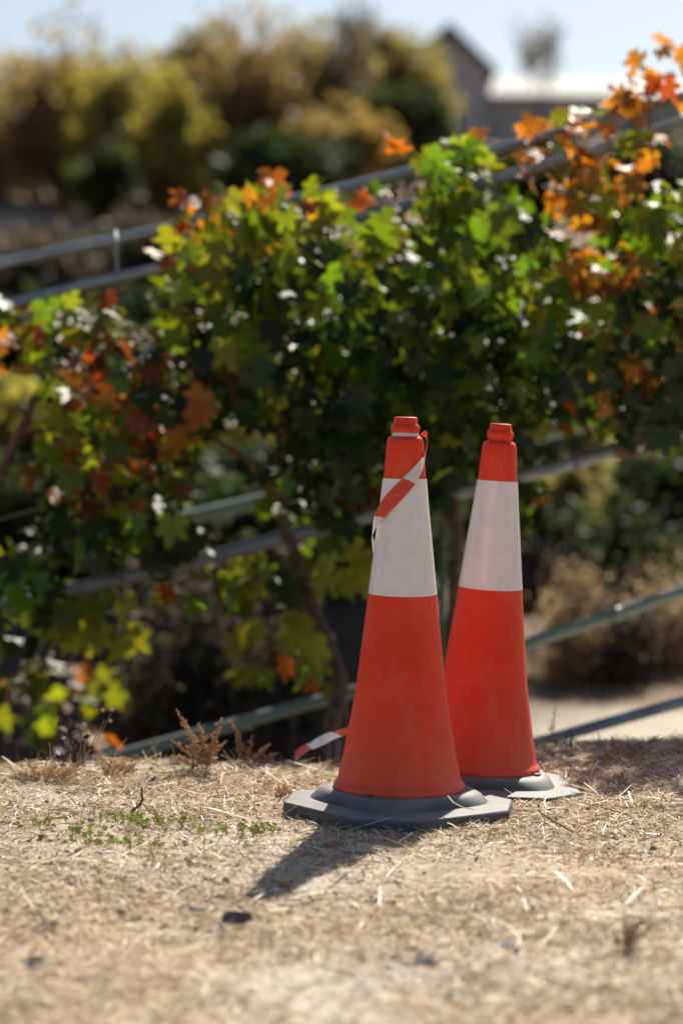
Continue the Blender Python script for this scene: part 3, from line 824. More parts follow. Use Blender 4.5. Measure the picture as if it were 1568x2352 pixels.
def vine(label, root_at, blobs, canes, seed, name='grapevine', smin=.042, smax=.080, group=None):
    r = random.Random(seed)
    root = thing(name, label, 'grapevine', root_at, group)
    O = Vector(root_at)
    leaves = []
    for (cx, cy, rx, ry, layers, cols, d0, d1) in blobs:
        n = max(2, int(layers * (1.65 if layers >= 2.4 else 1.3) * math.pi * rx * ry / 3300))
        for _ in range(n):
            while True:
                a, b = r.uniform(-1, 1), r.uniform(-1, 1)
                if a * a + b * b < 1: break
            D = r.uniform(d0, d1)
            p = at(cx + a * rx, cy + b * ry, D)
            ck = r.choice(cols)
            if D > d0 + .6 * (d1 - d0) and ck == 'd': ck = 'g'  # sunward leaves take the lit green, not the painted shaded copy
            leaves.append((D, ck, r.randrange(5), leaf_matrix(p - O, r.uniform(smin, smax) * (.8 if ck in 'ob' else 1), r)))
    leaves.sort(key=lambda t: t[0])
    for D, ck, s, m in leaves[:300]:
        o = bpy.data.objects.new('leaf', LEAF[ck, s]); COL.objects.link(o); o.parent = root; o.matrix_local = m
    rest = leaves[300:]
    if rest:
        mats = [M['leaf_' + k] for k in leaf_cols]; keys = list(leaf_cols)
        Vs, Fs, mi = [], [], []; off = 0
        for D, ck, s, m in rest:
            v, f = SH[s]; A = np.array(m)
            vv = np.array(v) @ A[:3, :3].T + A[:3, 3]
            Vs.append(vv); Fs.append(np.array(f) + off); off += len(v); mi += [keys.index(ck)] * len(f)
        o = np_mesh('leaf_mass', np.concatenate(Vs), np.concatenate(Fs), mats, root, mi, smooth=True)
        o['kind'] = 'stuff'
    for nm, pts, r0, r1_ in canes:
        P = [at(*q) - O for q in pts]
        if nm == 'trunk':
            w0 = P[0] + O; zg = gz(w0.x, w0.y) - .1 - O.z
            if P[0].z > zg: P.insert(0, Vector((P[0].x, P[0].y, zg)))
        Q = []
        for i in range(len(P) - 1):
            a = P[max(i - 1, 0)]; b = P[i]; c_ = P[i + 1]; d = P[min(i + 2, len(P) - 1)]
            for k in range(5):
                t = k / 5
                q = .5 * ((2 * b) + (c_ - a) * t + (2 * a - 5 * b + 4 * c_ - d) * t * t + (3 * b - a - 3 * c_ + d) * t ** 3)
                Q.append(q + Vector((r.uniform(-1, 1), r.uniform(-1, 1), r.uniform(-1, 1))) * .004)
        Q.append(P[-1])
        rr = [(r0 + (r1_ - r0) * i / (len(Q) - 1)) * r.uniform(.88, 1.12) for i in range(len(Q))]
        mb = MB(); mb.tube(Q, rr, 9 if nm == 'trunk' else 6)
        mb.build(nm, M['bark'] if nm == 'trunk' else M['cane'], root)
    return root


A0, A1 = 6.5, 7.75
# left vine
p = at(-60, 1750, 6.95); lz = gz(p.x, 6.95)
vine('autumn grapevine with many orange and brown leaves left of the leaning trunk', (p.x, 6.95, lz), [
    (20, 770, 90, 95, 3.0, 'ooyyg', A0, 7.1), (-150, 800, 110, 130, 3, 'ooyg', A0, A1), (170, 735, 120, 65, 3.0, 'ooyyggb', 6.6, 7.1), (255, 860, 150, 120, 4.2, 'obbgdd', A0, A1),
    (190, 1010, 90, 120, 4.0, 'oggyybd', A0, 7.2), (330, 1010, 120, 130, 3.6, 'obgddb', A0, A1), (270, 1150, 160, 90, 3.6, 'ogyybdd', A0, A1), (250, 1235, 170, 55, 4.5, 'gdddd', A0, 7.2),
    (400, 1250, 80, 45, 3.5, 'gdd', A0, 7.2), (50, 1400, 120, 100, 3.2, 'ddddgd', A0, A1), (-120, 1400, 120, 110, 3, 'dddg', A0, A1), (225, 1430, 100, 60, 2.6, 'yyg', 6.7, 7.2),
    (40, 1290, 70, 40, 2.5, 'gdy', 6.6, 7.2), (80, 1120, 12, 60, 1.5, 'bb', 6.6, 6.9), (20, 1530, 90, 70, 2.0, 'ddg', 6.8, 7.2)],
    [('trunk', [(-60, 1800, 6.95), (-50, 1600, 6.95), (-70, 1400, 6.9), (-30, 1200, 6.95), (40, 1000, 6.95), (120, 850, 6.95)], .024, .012),
     ('cane', [(40, 1000, 6.95), (220, 930, 6.9), (420, 900, 6.9)], .008, .005),
     ('cane', [(120, 850, 6.95), (200, 740, 6.9), (290, 660, 6.9)], .006, .003),
     ('cane', [(20, 1280, 6.95), (180, 1300, 6.9), (330, 1350, 6.95)], .006, .003)], 101)
# middle vine
p = at(762, 1740, 6.8); mz_ = gz(p.x, 6.8)
vine('green and yellow grapevine with leaning brown trunk left of the front cone', (p.x, 6.8, mz_), [
    (450, 590, 75, 95, 3.0, 'gyyog', A0, 7.2), (470, 475, 60, 45, 1.8, 'oobg', 6.6, 7.0), (560, 520, 95, 85, 3, 'gyyo', A0, 7.2), (680, 500, 110, 75, 2.6, 'gyyoo', A0, 7.2), (640, 425, 40, 25, 1.2, 'oo', 6.6, 7), (745, 415, 50, 35, 1.2, 'y', 6.6, 6.9),
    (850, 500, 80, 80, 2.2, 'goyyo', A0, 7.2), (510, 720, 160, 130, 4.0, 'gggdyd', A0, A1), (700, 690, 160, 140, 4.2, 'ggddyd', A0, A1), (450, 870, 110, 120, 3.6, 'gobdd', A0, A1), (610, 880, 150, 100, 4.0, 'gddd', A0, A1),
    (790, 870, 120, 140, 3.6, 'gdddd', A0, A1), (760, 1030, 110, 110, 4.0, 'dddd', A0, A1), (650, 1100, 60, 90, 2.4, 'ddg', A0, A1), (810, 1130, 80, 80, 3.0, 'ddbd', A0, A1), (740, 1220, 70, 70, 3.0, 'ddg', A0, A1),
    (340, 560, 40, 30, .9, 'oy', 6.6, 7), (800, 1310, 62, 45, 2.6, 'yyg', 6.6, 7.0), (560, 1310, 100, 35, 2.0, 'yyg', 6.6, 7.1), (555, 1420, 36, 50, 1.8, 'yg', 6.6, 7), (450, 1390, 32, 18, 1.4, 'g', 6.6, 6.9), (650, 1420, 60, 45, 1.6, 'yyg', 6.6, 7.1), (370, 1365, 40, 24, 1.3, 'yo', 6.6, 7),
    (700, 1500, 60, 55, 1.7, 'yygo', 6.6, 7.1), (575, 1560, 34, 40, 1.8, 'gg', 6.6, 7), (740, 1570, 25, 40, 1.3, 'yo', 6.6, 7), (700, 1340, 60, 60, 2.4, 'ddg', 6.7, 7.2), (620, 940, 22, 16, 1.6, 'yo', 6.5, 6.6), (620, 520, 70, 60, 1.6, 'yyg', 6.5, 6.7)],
    [('trunk', [(760, 1790, 6.8), (762, 1680, 6.8), (778, 1590, 6.8), (758, 1490, 6.82), (715, 1390, 6.85), (676, 1268, 6.85), (645, 1187, 6.85), (650, 1120, 6.85), (644, 1015, 6.85), (600, 900, 6.9)], .030, .009),
     ('cane', [(644, 1150, 6.85), (575, 1068, 6.8), (530, 1030, 6.8), (462, 985, 6.85), (380, 900, 6.9)], .010, .005),
     ('cane', [(644, 1015, 6.85), (690, 850, 6.9), (740, 650, 6.9), (720, 450, 6.9)], .008, .003),
     ('cane', [(600, 900, 6.9), (540, 700, 6.9), (490, 500, 6.9)], .007, .003),
     ('cane', [(715, 1390, 6.85), (600, 1330, 6.8), (470, 1320, 6.8), (380, 1350, 6.8)], .006, .003),
     ('cane', [(758, 1490, 6.82), (700, 1520, 6.75), (640, 1480, 6.75), (570, 1560, 6.75)], .005, .002)], 102)
# right vine
p = at(1040, 1700, 6.95); rz_ = gz(p.x, 6.95)
vine('dense dark green grapevine behind the two cones with brown trunk between them', (p.x, 6.95, rz_), [
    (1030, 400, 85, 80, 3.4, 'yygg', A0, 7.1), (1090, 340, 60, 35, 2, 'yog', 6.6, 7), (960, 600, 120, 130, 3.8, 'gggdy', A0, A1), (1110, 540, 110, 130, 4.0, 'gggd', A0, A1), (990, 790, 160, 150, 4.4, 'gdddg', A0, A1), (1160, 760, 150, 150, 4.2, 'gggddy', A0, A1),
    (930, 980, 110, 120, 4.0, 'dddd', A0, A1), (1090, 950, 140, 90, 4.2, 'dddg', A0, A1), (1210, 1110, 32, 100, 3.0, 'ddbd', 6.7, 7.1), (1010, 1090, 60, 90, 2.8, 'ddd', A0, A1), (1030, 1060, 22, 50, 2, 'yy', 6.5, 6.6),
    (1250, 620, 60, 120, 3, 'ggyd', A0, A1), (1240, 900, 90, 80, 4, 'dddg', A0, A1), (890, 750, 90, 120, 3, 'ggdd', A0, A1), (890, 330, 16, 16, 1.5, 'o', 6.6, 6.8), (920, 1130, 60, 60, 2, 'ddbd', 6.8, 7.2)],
    [('trunk', [(1030, 1780, 6.95), (1032, 1600, 6.95), (1036, 1430, 6.95), (1050, 1250, 6.95), (1040, 1080, 6.95), (1060, 900, 7.0)], .026, .013),
     ('cane', [(1060, 900, 7.0), (1100, 700, 6.9), (1060, 450, 6.85), (1066, 260, 6.85)], .009, .003),
     ('cane', [(1050, 1250, 6.95), (960, 1100, 6.9), (880, 1000, 6.9), (800, 960, 6.9)], .009, .005),
     ('cane', [(1060, 900, 7.0), (1180, 760, 6.9), (1250, 560, 6.9), (1280, 380, 6.9)], .008, .003)], 103)
# far right vine
p = at(1640, 1500, 7.0); fz = gz(p.x, 7.0)
vine('grapevine with sprays of orange leaves above the rails at the right edge', (p.x, 7.0, fz), [
    (1320, 450, 85, 75, 3.4, 'oooyb', A0, 7.1), (1390, 400, 75, 65, 3.2, 'oooby', 6.6, 7.1), (1270, 320, 90, 60, 2.6, 'oobo', 6.65, 7.1), (1340, 560, 90, 100, 3.2, 'ooyg', A0, A1), (1350, 265, 80, 45, 2.0, 'ooby', 6.7, 7.05), (1440, 235, 60, 50, 2.2, 'oob', 6.7, 7), (1470, 165, 45, 50, 2.2, 'oobyg', 6.7, 7), (1550, 140, 45, 50, 2.4, 'oo', 6.7, 7), (1545, 225, 45, 40, 2.0, 'oyb', 6.7, 7), (1480, 330, 60, 45, 2.0, 'ooyb', 6.7, 7.1), (1200, 370, 40, 40, 1.6, 'oob', 6.7, 7),
    (1500, 540, 90, 100, 3.4, 'gggyd', A0, A1), (1550, 440, 50, 50, 2.2, 'gy', A0, 7.2), (1400, 690, 130, 110, 4.2, 'ggydob', A0, A1), (1520, 700, 100, 120, 4.4, 'gddob', A0, A1), (1350, 840, 120, 110, 4.4, 'gdddo', A0, A1), (1490, 870, 120, 110, 4.6, 'dddbb', A0, A1), (1440, 970, 150, 45, 3.4, 'ddddb', A0, A1),
    (1250, 985, 22, 24, 1.6, 'oy', 6.6, 6.8), (1540, 1020, 40, 30, 1.6, 'bo', 6.6, 7), (1430, 1040, 20, 30, 1.4, 'bd', 6.6, 6.9), (1560, 950, 80, 60, 3, 'ddb', A0, A1),
    (1700, 560, 140, 220, 3.4, 'ggdyo', A0, A1), (1700, 860, 140, 130, 3.4, 'ggdb', A0, A1), (1690, 270, 95, 110, 3.4, 'ggyo', A0, A1), (1770, 130, 100, 130, 3.6, 'ggyo', A0, A1), (1870, 30, 110, 150, 3.6, 'ggyo', A0, A1), (1980, -60, 120, 160, 3.4, 'ggyo', A0, A1), (1900, 420, 160, 300, 2.8, 'ggdyo', A0, A1)],
    [('trunk', [(1640, 1560, 7.0), (1645, 1300, 7.0), (1630, 1050, 7.0), (1600, 850, 7.0)], .026, .013),
     ('cane', [(1600, 850, 7.0), (1500, 650, 6.9), (1400, 480, 6.9), (1300, 300, 6.9)], .008, .003),
     ('cane', [(1600, 850, 7.0), (1560, 600, 6.9), (1500, 380, 6.9), (1480, 150, 6.9)], .008, .003),
     ('cane', [(1600, 850, 7.0), (1450, 900, 6.9), (1330, 880, 6.9)], .007, .004),
     ('cane', [(1600, 850, 7.0), (1700, 600, 6.95), (1800, 350, 6.95)], .008, .004)], 104)
# young yellow vine beyond the crest at lower left
p = at(120, 1780, 8.6); yz = gz(p.x, 8.2)
vine('low yellow leaved grapevine beyond the crest at the lower left', (p.x, 8.6, yz), [
    (60, 1620, 90, 90, 1.7, 'yybyd', 8.3, 8.9), (170, 1600, 100, 90, 1.7, 'yyyob', 8.3, 8.9), (270, 1590, 40, 40, 1.8, 'yy', 8.3, 8.8), (120, 1680, 130, 50, 1.6, 'yybd', 8.3, 8.9), (238, 1700, 24, 22, 2.5, 'oo', 7.3, 7.5), (-80, 1620, 90, 90, 1.4, 'yybd', 8.3, 8.9)],
    [('trunk', [(120, 2000, 8.6), (130, 1850, 8.6), (120, 1720, 8.6)], .018, .012), ('cane', [(120, 1720, 8.6), (160, 1600, 8.6), (170, 1480, 8.6)], .008, .003), ('cane', [(120, 1720, 8.6), (60, 1640, 8.6), (40, 1560, 8.6)], .008, .003), ('cane', [(120, 1720, 8.6), (210, 1650, 8.6), (280, 1580, 8.6)], .006, .003)], 105)


# ------------------------------------------------------------------ traffic cones
def oct_ring(half_, cut, z, inset=0.0):
    h = half_ - inset; c_ = cut - inset * .586
    return [(h, -h + c_, z), (h, h - c_, z), (h - c_, h, z), (-h + c_, h, z), (-h, h - c_, z), (-h, -h + c_, z), (-h + c_, -h, z), (h - c_, -h, z)]


def make_cone(label, x, y, z, rot, lean, lug):
    root = thing('traffic_cone', label, 'traffic cone', (x, y, z), 'traffic cones standing on the dirt')
    root.rotation_euler = (0, lean, 0)
    prof = [(.108, .046), (.1225, .046), (.1245, .050), (.1245, .055), (.1225, .059), (.1185, .062), (.1165, .067), (.1145, .078), (.1100, .098), (.1060, .118), (.1010, .146),
            (.0945, .182), (.0895, .211), (.0875, .223), (.0845, .245), (.0750, .327), (.0649, .414), (.0620, .440), (.0510, .536), (.0406, .628), (.0392, .640),
            (.0365, .680), (.0350, .700), (.0338, .707), (.0310, .7125), (.0262, .7145), (.0238, .7155), (.0238, .7195), (.0256, .7215), (.0270, .7255), (.0272, .7300),
            (.0258, .7345), (.0236, .7365), (.0226, .7380), (.0224, .7450), (.0214, .7490), (.0195, .7505), (.012, .7500), (.0105, .7485)]
    mb = MB(); mb.lathe(prof, 96, close_top=True)
    body = mb.build('body', M['orange_pvc'], root, angle=50)
    # mould seam running down the body
    seam = [(r_ + .0002, zz) for r_, zz in prof if .064 < zz < .71]
    mb = MB(); ang = rot + R(-62)
    mb.tube([((r_ - .0002) * math.cos(ang), (r_ - .0002) * math.sin(ang), zz) for r_, zz in seam], .00040, 5)
    mb.build('mould_seam', M['orange_pvc'], body)
    # reflective sleeve: wrapped sheet with an overlap
    mb = MB(); nseg = 100; ring_z = (.4185, .470, .525, .580, .6345)
    th0 = rot + R(-88)
    b0 = len(mb.v)
    for zz in ring_z:
        rb = np.interp(zz, (.414, .628), (.0649, .0406)) + .0009
        for k in range(nseg + 5):
            t = th0 + 2 * math.pi * k / nseg
            ov = .0007 if k >= nseg - 2 else 0
            dz = .0025 * (.5 + .5 * math.cos(t - R(-88))) * (-1 if zz < .5 else .3)
            mb.v.append(Vector(((rb + ov) * math.cos(t), (rb + ov) * math.sin(t), zz + dz)))
    w = nseg + 5
    for i in range(len(ring_z) - 1):
        for k in range(nseg + 4):
            mb.f.append((b0 + i * w + k, b0 + i * w + k + 1, b0 + (i + 1) * w + k + 1, b0 + (i + 1) * w + k)); mb.m.append(0)
    mb.build('reflective_sleeve', M['sleeve'], root)
    # square rubber foot with cut corners
    cr_, sr_ = math.cos(rot), math.sin(rot)
    turn = lambda ring: [(a * cr_ - b * sr_, a * sr_ + b * cr_, c_) for a, b, c_ in ring]
    mb = MB()
    mb.loops([turn(oct_ring(.192, .086, -.004)), turn(oct_ring(.194, .087, .0145)), turn(oct_ring(.194, .087, .0195, .0012)), turn(oct_ring(.194, .087, .0220, .0035)), turn(oct_ring(.194, .087, .0260, .045))])
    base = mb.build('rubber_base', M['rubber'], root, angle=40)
    mb = MB()
    n = 96
    rings = []
    for f_, zz in ((1.0, .0240), (.975, .0300), (.93, .040), (.88, .0455), (.84, .0475), (.70, .0480)):
        ring = []
        for k in range(n):
            t = 2 * math.pi * k / n
            lob = 1 + .085 * math.cos(4 * (t - rot) + math.pi) * max(0, (f_ - .8) / .2)
            ring.append((.158 * f_ * lob * math.cos(t), .158 * f_ * lob * math.sin(t), zz))
        rings.append(ring)
    mb.loops(rings, close_top=True, close_bottom=False)
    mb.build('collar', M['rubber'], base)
    for k in range(2):
        t = lug + math.pi * k
        mb = MB(); mb.box((0, 0, 0), (.009, .016, .008))
        for v in mb.v:
            v.xyz = Matrix.Rotation(t, 3, 'Z') @ (v + Vector((.130, 0, .0478)))
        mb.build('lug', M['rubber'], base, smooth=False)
    return root


cone_a = make_cone('front orange traffic cone with striped tape wound round its white band', .1085, 4.56, .004, R(38), R(.95), R(60))
cone_b = make_cone('rear orange traffic cone leaning right with a plain white band', .277, 4.905, -.0125, R(8), R(3.5), R(-28))

# ------------------------------------------------------------------ barrier tape
def tape_mat():
    m, n, l, p = new_mat('red_white_barrier_tape')
    uv = n.new('ShaderNodeUVMap')
    sp = n.new('ShaderNodeSeparateXYZ'); l.new(uv.outputs['UV'], sp.inputs['Vector'])
    ad = n.new('ShaderNodeMath'); ad.operation = 'MULTIPLY_ADD'; l.new(sp.outputs['Y'], ad.inputs[0]); ad.inputs[1].default_value = .2; l.new(sp.outputs['X'], ad.inputs[2])
    fr = n.new('ShaderNodeMath'); fr.operation = 'FRACT'; l.new(ad.outputs['Value'], fr.inputs[0])
    gt = n.new('ShaderNodeMath'); gt.operation = 'GREATER_THAN'; l.new(fr.outputs['Value'], gt.inputs[0]); gt.inputs[1].default_value = .5
    mx = n.new('ShaderNodeMix'); mx.data_type = 'RGBA'; mx.inputs['A'].default_value = (.80, .78, .74, 1); mx.inputs['B'].default_value = (.75, .075, .012, 1)
    l.new(gt.outputs['Value'], mx.inputs['Factor']); l.new(mx.outputs['Result'], p.inputs['Base Color'])
    p.inputs['Roughness'].default_value = .25
    tc = n.new('ShaderNodeTexCoord'); nz = n.new('ShaderNodeTexNoise'); nz.inputs['Scale'].default_value = 45; nz.inputs['Detail'].default_value = 3; l.new(tc.outputs['Object'], nz.inputs['Vector'])
    bp = n.new('ShaderNodeBump'); bp.inputs['Strength'].default_value = .9; bp.inputs['Distance'].default_value = .004; l.new(nz.outputs['Fac'], bp.inputs['Height']); l.new(bp.outputs['Normal'], p.inputs['Normal'])
    tr = n.new('ShaderNodeBsdfTranslucent'); ms = n.new('ShaderNodeMixShader'); ms.inputs['Fac'].default_value = .25
    l.new(mx.outputs['Result'], tr.inputs['Color']); l.new(p.outputs['BSDF'], ms.inputs[1]); l.new(tr.outputs['BSDF'], ms.inputs[2])
    l.new(ms.outputs['Shader'], n['Material Output'].inputs['Surface'])
    return m


M['tape'] = tape_mat()


def ribbon(pairs, us, name, parent=None):
    """pairs: (edge a, edge b) along the strip; us: print coordinate along it"""
    V = []; F = []; UV = []
    m = 4
    for a, b in pairs:
        a, b = Vector(a), Vector(b)
        for k in range(m + 1): V.append(tuple(a.lerp(b, k / m)))
    for i in range(len(pairs) - 1):
        for k in range(m):
            F.append((i * (m + 1) + k, i * (m + 1) + k + 1, (i + 1) * (m + 1) + k + 1, (i + 1) * (m + 1) + k))
    me = bpy.data.meshes.new(name); me.from_pydata(V, [], F); me.materials.append(M['tape'])
    ul = me.uv_layers.new(name='UVMap')
    for poly in me.polygons:
        for li, vi in zip(poly.loop_indices, poly.vertices):
            i, k = divmod(vi, m + 1); ul.data[li].uv = (us[i], k / m)
    me.polygons.foreach_set('use_smooth', [True] * len(F)); me.update()
    o = bpy.data.objects.new(name, me); COL.objects.link(o)
    if parent is not None: o.parent = parent
    return o


def cone_r(z): return float(np.interp(z, (.419, .6345, .640, .70, .7125, .7155), (.0655, .0415, .0394, .0352, .032, .0262)))


tape = thing('barrier_tape', 'red and white plastic tape knotted round the neck of the front cone', 'barrier tape', (.1085, 4.56, .004))
tape.rotation_euler = (0, R(.95), 0)
# the neck wrap
pairs, us = [], []
for k in range(41):
    t = 2 * math.pi * k / 40
    wob = .0012 * math.sin(3 * t + 1)
    pairs.append(((.0262 * math.cos(t), .0262 * math.sin(t), .7140 + wob * .3), (.0252 * math.cos(t), .0252 * math.sin(t), .7215 + wob)))
    us.append(.05 + .40 * (k / 40 * .5))
ribbon(pairs, us, 'neck_wrap', tape)
# loop at the right shoulder, then the diagonal run to the left, leaving the cone's left edge
pairs, us = [], []
path = [  # angle (deg, -90 faces the camera), z of the strip's middle, half width, extra gap
    (25, .7180, .004, .002), (5, .7215, .005, .006), (-5, .7150, .006, .009), (-10, .7030, .007, .008), (-14, .690, .006, .005), (-20, .680, .006, .0035), (-32, .669, .009, .003), (-45, .658, .012, .0026), (-58, .648, .014, .0025),
    (-72, .637, .0155, .0025), (-86, .626, .0165, .0026), (-100, .614, .0175, .003), (-114, .602, .018, .0035), (-128, .590, .018, .005), (-142, .576, .018, .0065),
    (-156, .560, .016, .0075), (-168, .545, .014, .0075), (-180, .530, .011, .007), (-194, .512, .009, .005), (-215, .49, .012, .005), (-240, .46, .012, .004)]
dense = []
A = np.array(path)
for s in np.linspace(0, len(path) - 1, 90):
    i = min(int(s), len(path) - 2); f_ = s - i
    dense.append(A[i] * (1 - f_) + A[i + 1] * f_)
ucum = 0
for i, (ang, zz, hw_, gap) in enumerate(dense):
    t = R(ang)
    # strip runs downwards, its width stands mostly upright
    za, zb = zz + hw_, zz - hw_
    ra, rb = cone_r(min(za, .71)) + gap, cone_r(max(zb, .42)) + gap * .8
    da = R(3.0) * (hw_ / .018)
    pairs.append(((ra * math.cos(t - da), ra * math.sin(t - da), za), (rb * math.cos(t + da), rb * math.sin(t + da), zb)))
    us.append(np.interp(i, (0, 24, 27, 42, 64, 89), (.55, .90, .98, 1.40, 1.86, 2.4)))
ribbon(pairs, us, 'strip', tape)

# tape end trailing over the crest behind the front cone
pts = [(806, 1676, 5.02), (780, 1684, 5.1), (745, 1698, 5.16), (715, 1712, 5.2), (695, 1724, 5.22), (676, 1734, 5.24)]
pairs, us = [], []
for i in range(31):
    s = i / 30 * (len(pts) - 1); k = min(int(s), len(pts) - 2); f_ = s - k
    q = [pts[k][j] * (1 - f_) + pts[k + 1][j] * f_ for j in range(3)]
    p = at(*q); p.z = max(p.z, gz(p.x, p.y) + .012)
    tw = .75 * math.sin(i * .23 + .4) + .12 * math.sin(i * .9)
    wv = Vector((.002, .014 * math.cos(tw + .6), .0105 * math.cos(tw)))
    pairs.append((p + wv, p - wv)); us.append(i / 30 * 1.2 + .62)
o = ribbon(pairs, us, 'barrier_tape')
tag(o, 'end of red and white tape lying behind the left foot of the front cone', 'barrier tape')

# ------------------------------------------------------------------ small things on the dirt
M['dark_stone'] = noise_mat('dark_stone', (.07, .065, .065), (.13, .12, .12), scale=60, rough=.8, bump=.8, bscale=200)
M['pale_stone'] = noise_mat('pale_grey_stone', (.34, .34, .35), (.48, .48, .48), scale=60, rough=.8, bump=.8, bscale=200)
M['brown_stone'] = noise_mat('brown_stone', (.14, .10, .075), (.22, .17, .13), scale=60, rough=.9, bump=.8, bscale=200)


def on_ground(px, py):
    d = at(px, py, 1.0) - Vector((0, 0, EYE))
    lo = 2.5
    for k in range(700):
        D = lo + k * .005
        if EYE + d.z * D <= gz(d.x * D, D): break
    return Vector((d.x * D, D, gz(d.x * D, D)))


import bmesh
def stone(label, px, py, w, h, mat, seed, dark=False):
    r = random.Random(seed)
    p = on_ground(px, py)
    bm = bmesh.new(); bmesh.ops.create_icosphere(bm, subdivisions=4, radius=1)
    ax = [Vector((r.uniform(-1, 1), r.uniform(-1, 1), r.uniform(-1, 1))).normalized() for _ in range(9)]
    cut = [r.uniform(.35, .72) for _ in range(9)]
    for v in bm.verts:
        for a, c_ in zip(ax, cut):
            d = v.co.dot(a)
            if d > c_: v.co -= a * (d - c_) * .98
        v.co = Vector((v.co.x * w / 2 * 1.5, v.co.y * w / 2 * 1.2, v.co.z * h * .95))
    me = bpy.data.meshes.new('stone'); bm.to_mesh(me); bm.free(); me.materials.append(mat)
    me.polygons.foreach_set('use_smooth', [True] * len(me.polygons)); me.set_sharp_from_angle(angle=R(24))
    o = bpy.data.objects.new('stone', me); COL.objects.link(o)
    o.location = p + Vector((0, 0, h * .28)); o.rotation_euler = (0, 0, r.uniform(0, 3))
    return tag(o, label, 'stone')


stone('dark angular stone lying before the tip of the cone shadow', 546, 2126, .036, .024, M['dark_stone'], 1)
stone('pale grey stone with shaded underside on the dirt at the bottom right', 980, 2214, .036, .016, M['pale_stone'], 2)
stone('small brown pebble among straw left of the front cone', 360, 1800, .022, .013, M['brown_stone'], 3)
stone('small grey pebble beside the pale grey stone', 1160, 2178, .018, .010, M['pale_stone'], 4)
stone('dim grey pebble at the bottom left of the dirt', 78, 2215, .022, .012, M['dark_stone'], 5)
stone('brown clod right of the front cone base on the straw', 1500, 1958, .018, .010, M['brown_stone'], 6)
stone('flat grey pebble left of the cone shadow tip', 460, 2092, .024, .008, M['pale_stone'], 8)

M['stalk'] = noise_mat('pale_straw_stalk', (.62, .52, .36), (.78, .70, .56), scale=40, rough=.45, transl=.2, bump=.3, bscale=150)


def stalk(label, px0, py0, px1, py1, w, name='straw_stalk', lift=.006, arch=.0, mat='stalk'):
    a, b = on_ground(px0, py0), on_ground(px1, py1)
    a.z += lift; b.z += lift
    mb = MB(); d = (b - a); side = Vector((-d.y, d.x, 0)).normalized() * w / 2
    n = 7; rings = []
    for k in range(n):
        t = k / (n - 1)
        p = a.lerp(b, t); p.z = max(p.z, gz(p.x, p.y) + .003) + arch * math.sin(math.pi * t) + .0012 * math.sin(k * 2.3)
        tp = 1 - .35 * t
        rings.append([p - side * tp, p + Vector((0, 0, w * .28)), p + side * tp, p - Vector((0, 0, w * .18))])
    mb.loops(rings)
    o = mb.build(name, M[mat])
    return tag(o, label, 'straw')


stalk('broad pale straw blade just before the tip of the cone shadow', 650, 2078, 745, 2060, .0065)
stalk('broad pale straw blade lying right of the dark angular stone', 586, 2113, 660, 2100, .008)
stalk('long thin straw lying against the front edge of the front cone base', 740, 1868, 862, 1912, .0028, lift=.012)
stalk('pale straw blade right of the shadow below the front cone', 770, 2014, 880, 1996, .005)
stalk('pale straw blade lower right of the cone shadow', 905, 2068, 1010, 2056, .006)
stalk('short bright straw blade upright in view at bottom centre right', 1186, 2190, 1194, 2150, .009)
stalk('bent pale straw on the dirt at the right edge', 1500, 1905, 1568, 1898, .0045)
stalk('long straw lying toward the rear cone base on the right', 1180, 1892, 1300, 1870, .003, lift=.01)
stalk('long straw on the left bank under the reddish dry weeds', 380, 1790, 470, 1752, .003, lift=.012)
stalk('slanting straw sticking up at the left beside the purple weed', 70, 1790, 130, 1720, .0028, lift=.02)

# thin dry stems on the rubber base of the front cone
M['drystem'] = noise_mat('dry_brown_stem', (.26, .16, .08), (.40, .27, .15), scale=50, rough=.8)
M['seed'] = noise_mat('reddish_seed_head', (.58, .39, .20), (.74, .55, .32), scale=60, rough=.8, transl=.5)
M['paleseed'] = noise_mat('white_seed_fluff', (.62, .58, .5), (.75, .72, .64), scale=60, rough=.8, transl=.35)
M['purple'] = noise_mat('purple_leaf', (.045, .018, .03), (.09, .035, .05), scale=60, rough=.5, transl=.2)
M['sprout'] = noise_mat('fresh_green_leaf', (.26, .31, .04), (.40, .44, .08), scale=60, rough=.5, transl=.35)
mb = MB(); P = [at(1027, 1830, 4.42), at(1040, 1846, 4.40), at(1062, 1857, 4.38), at(1088, 1862, 4.365)]
mb.tube([p_ + Vector((0, 0, .002)) for p_ in P], [.0012, .0014, .0012, .0008], 6)
tag(mb.build('straw_stalk', M['stalk']), 'curved pale dry stem resting on the front cone base at its right', 'straw')


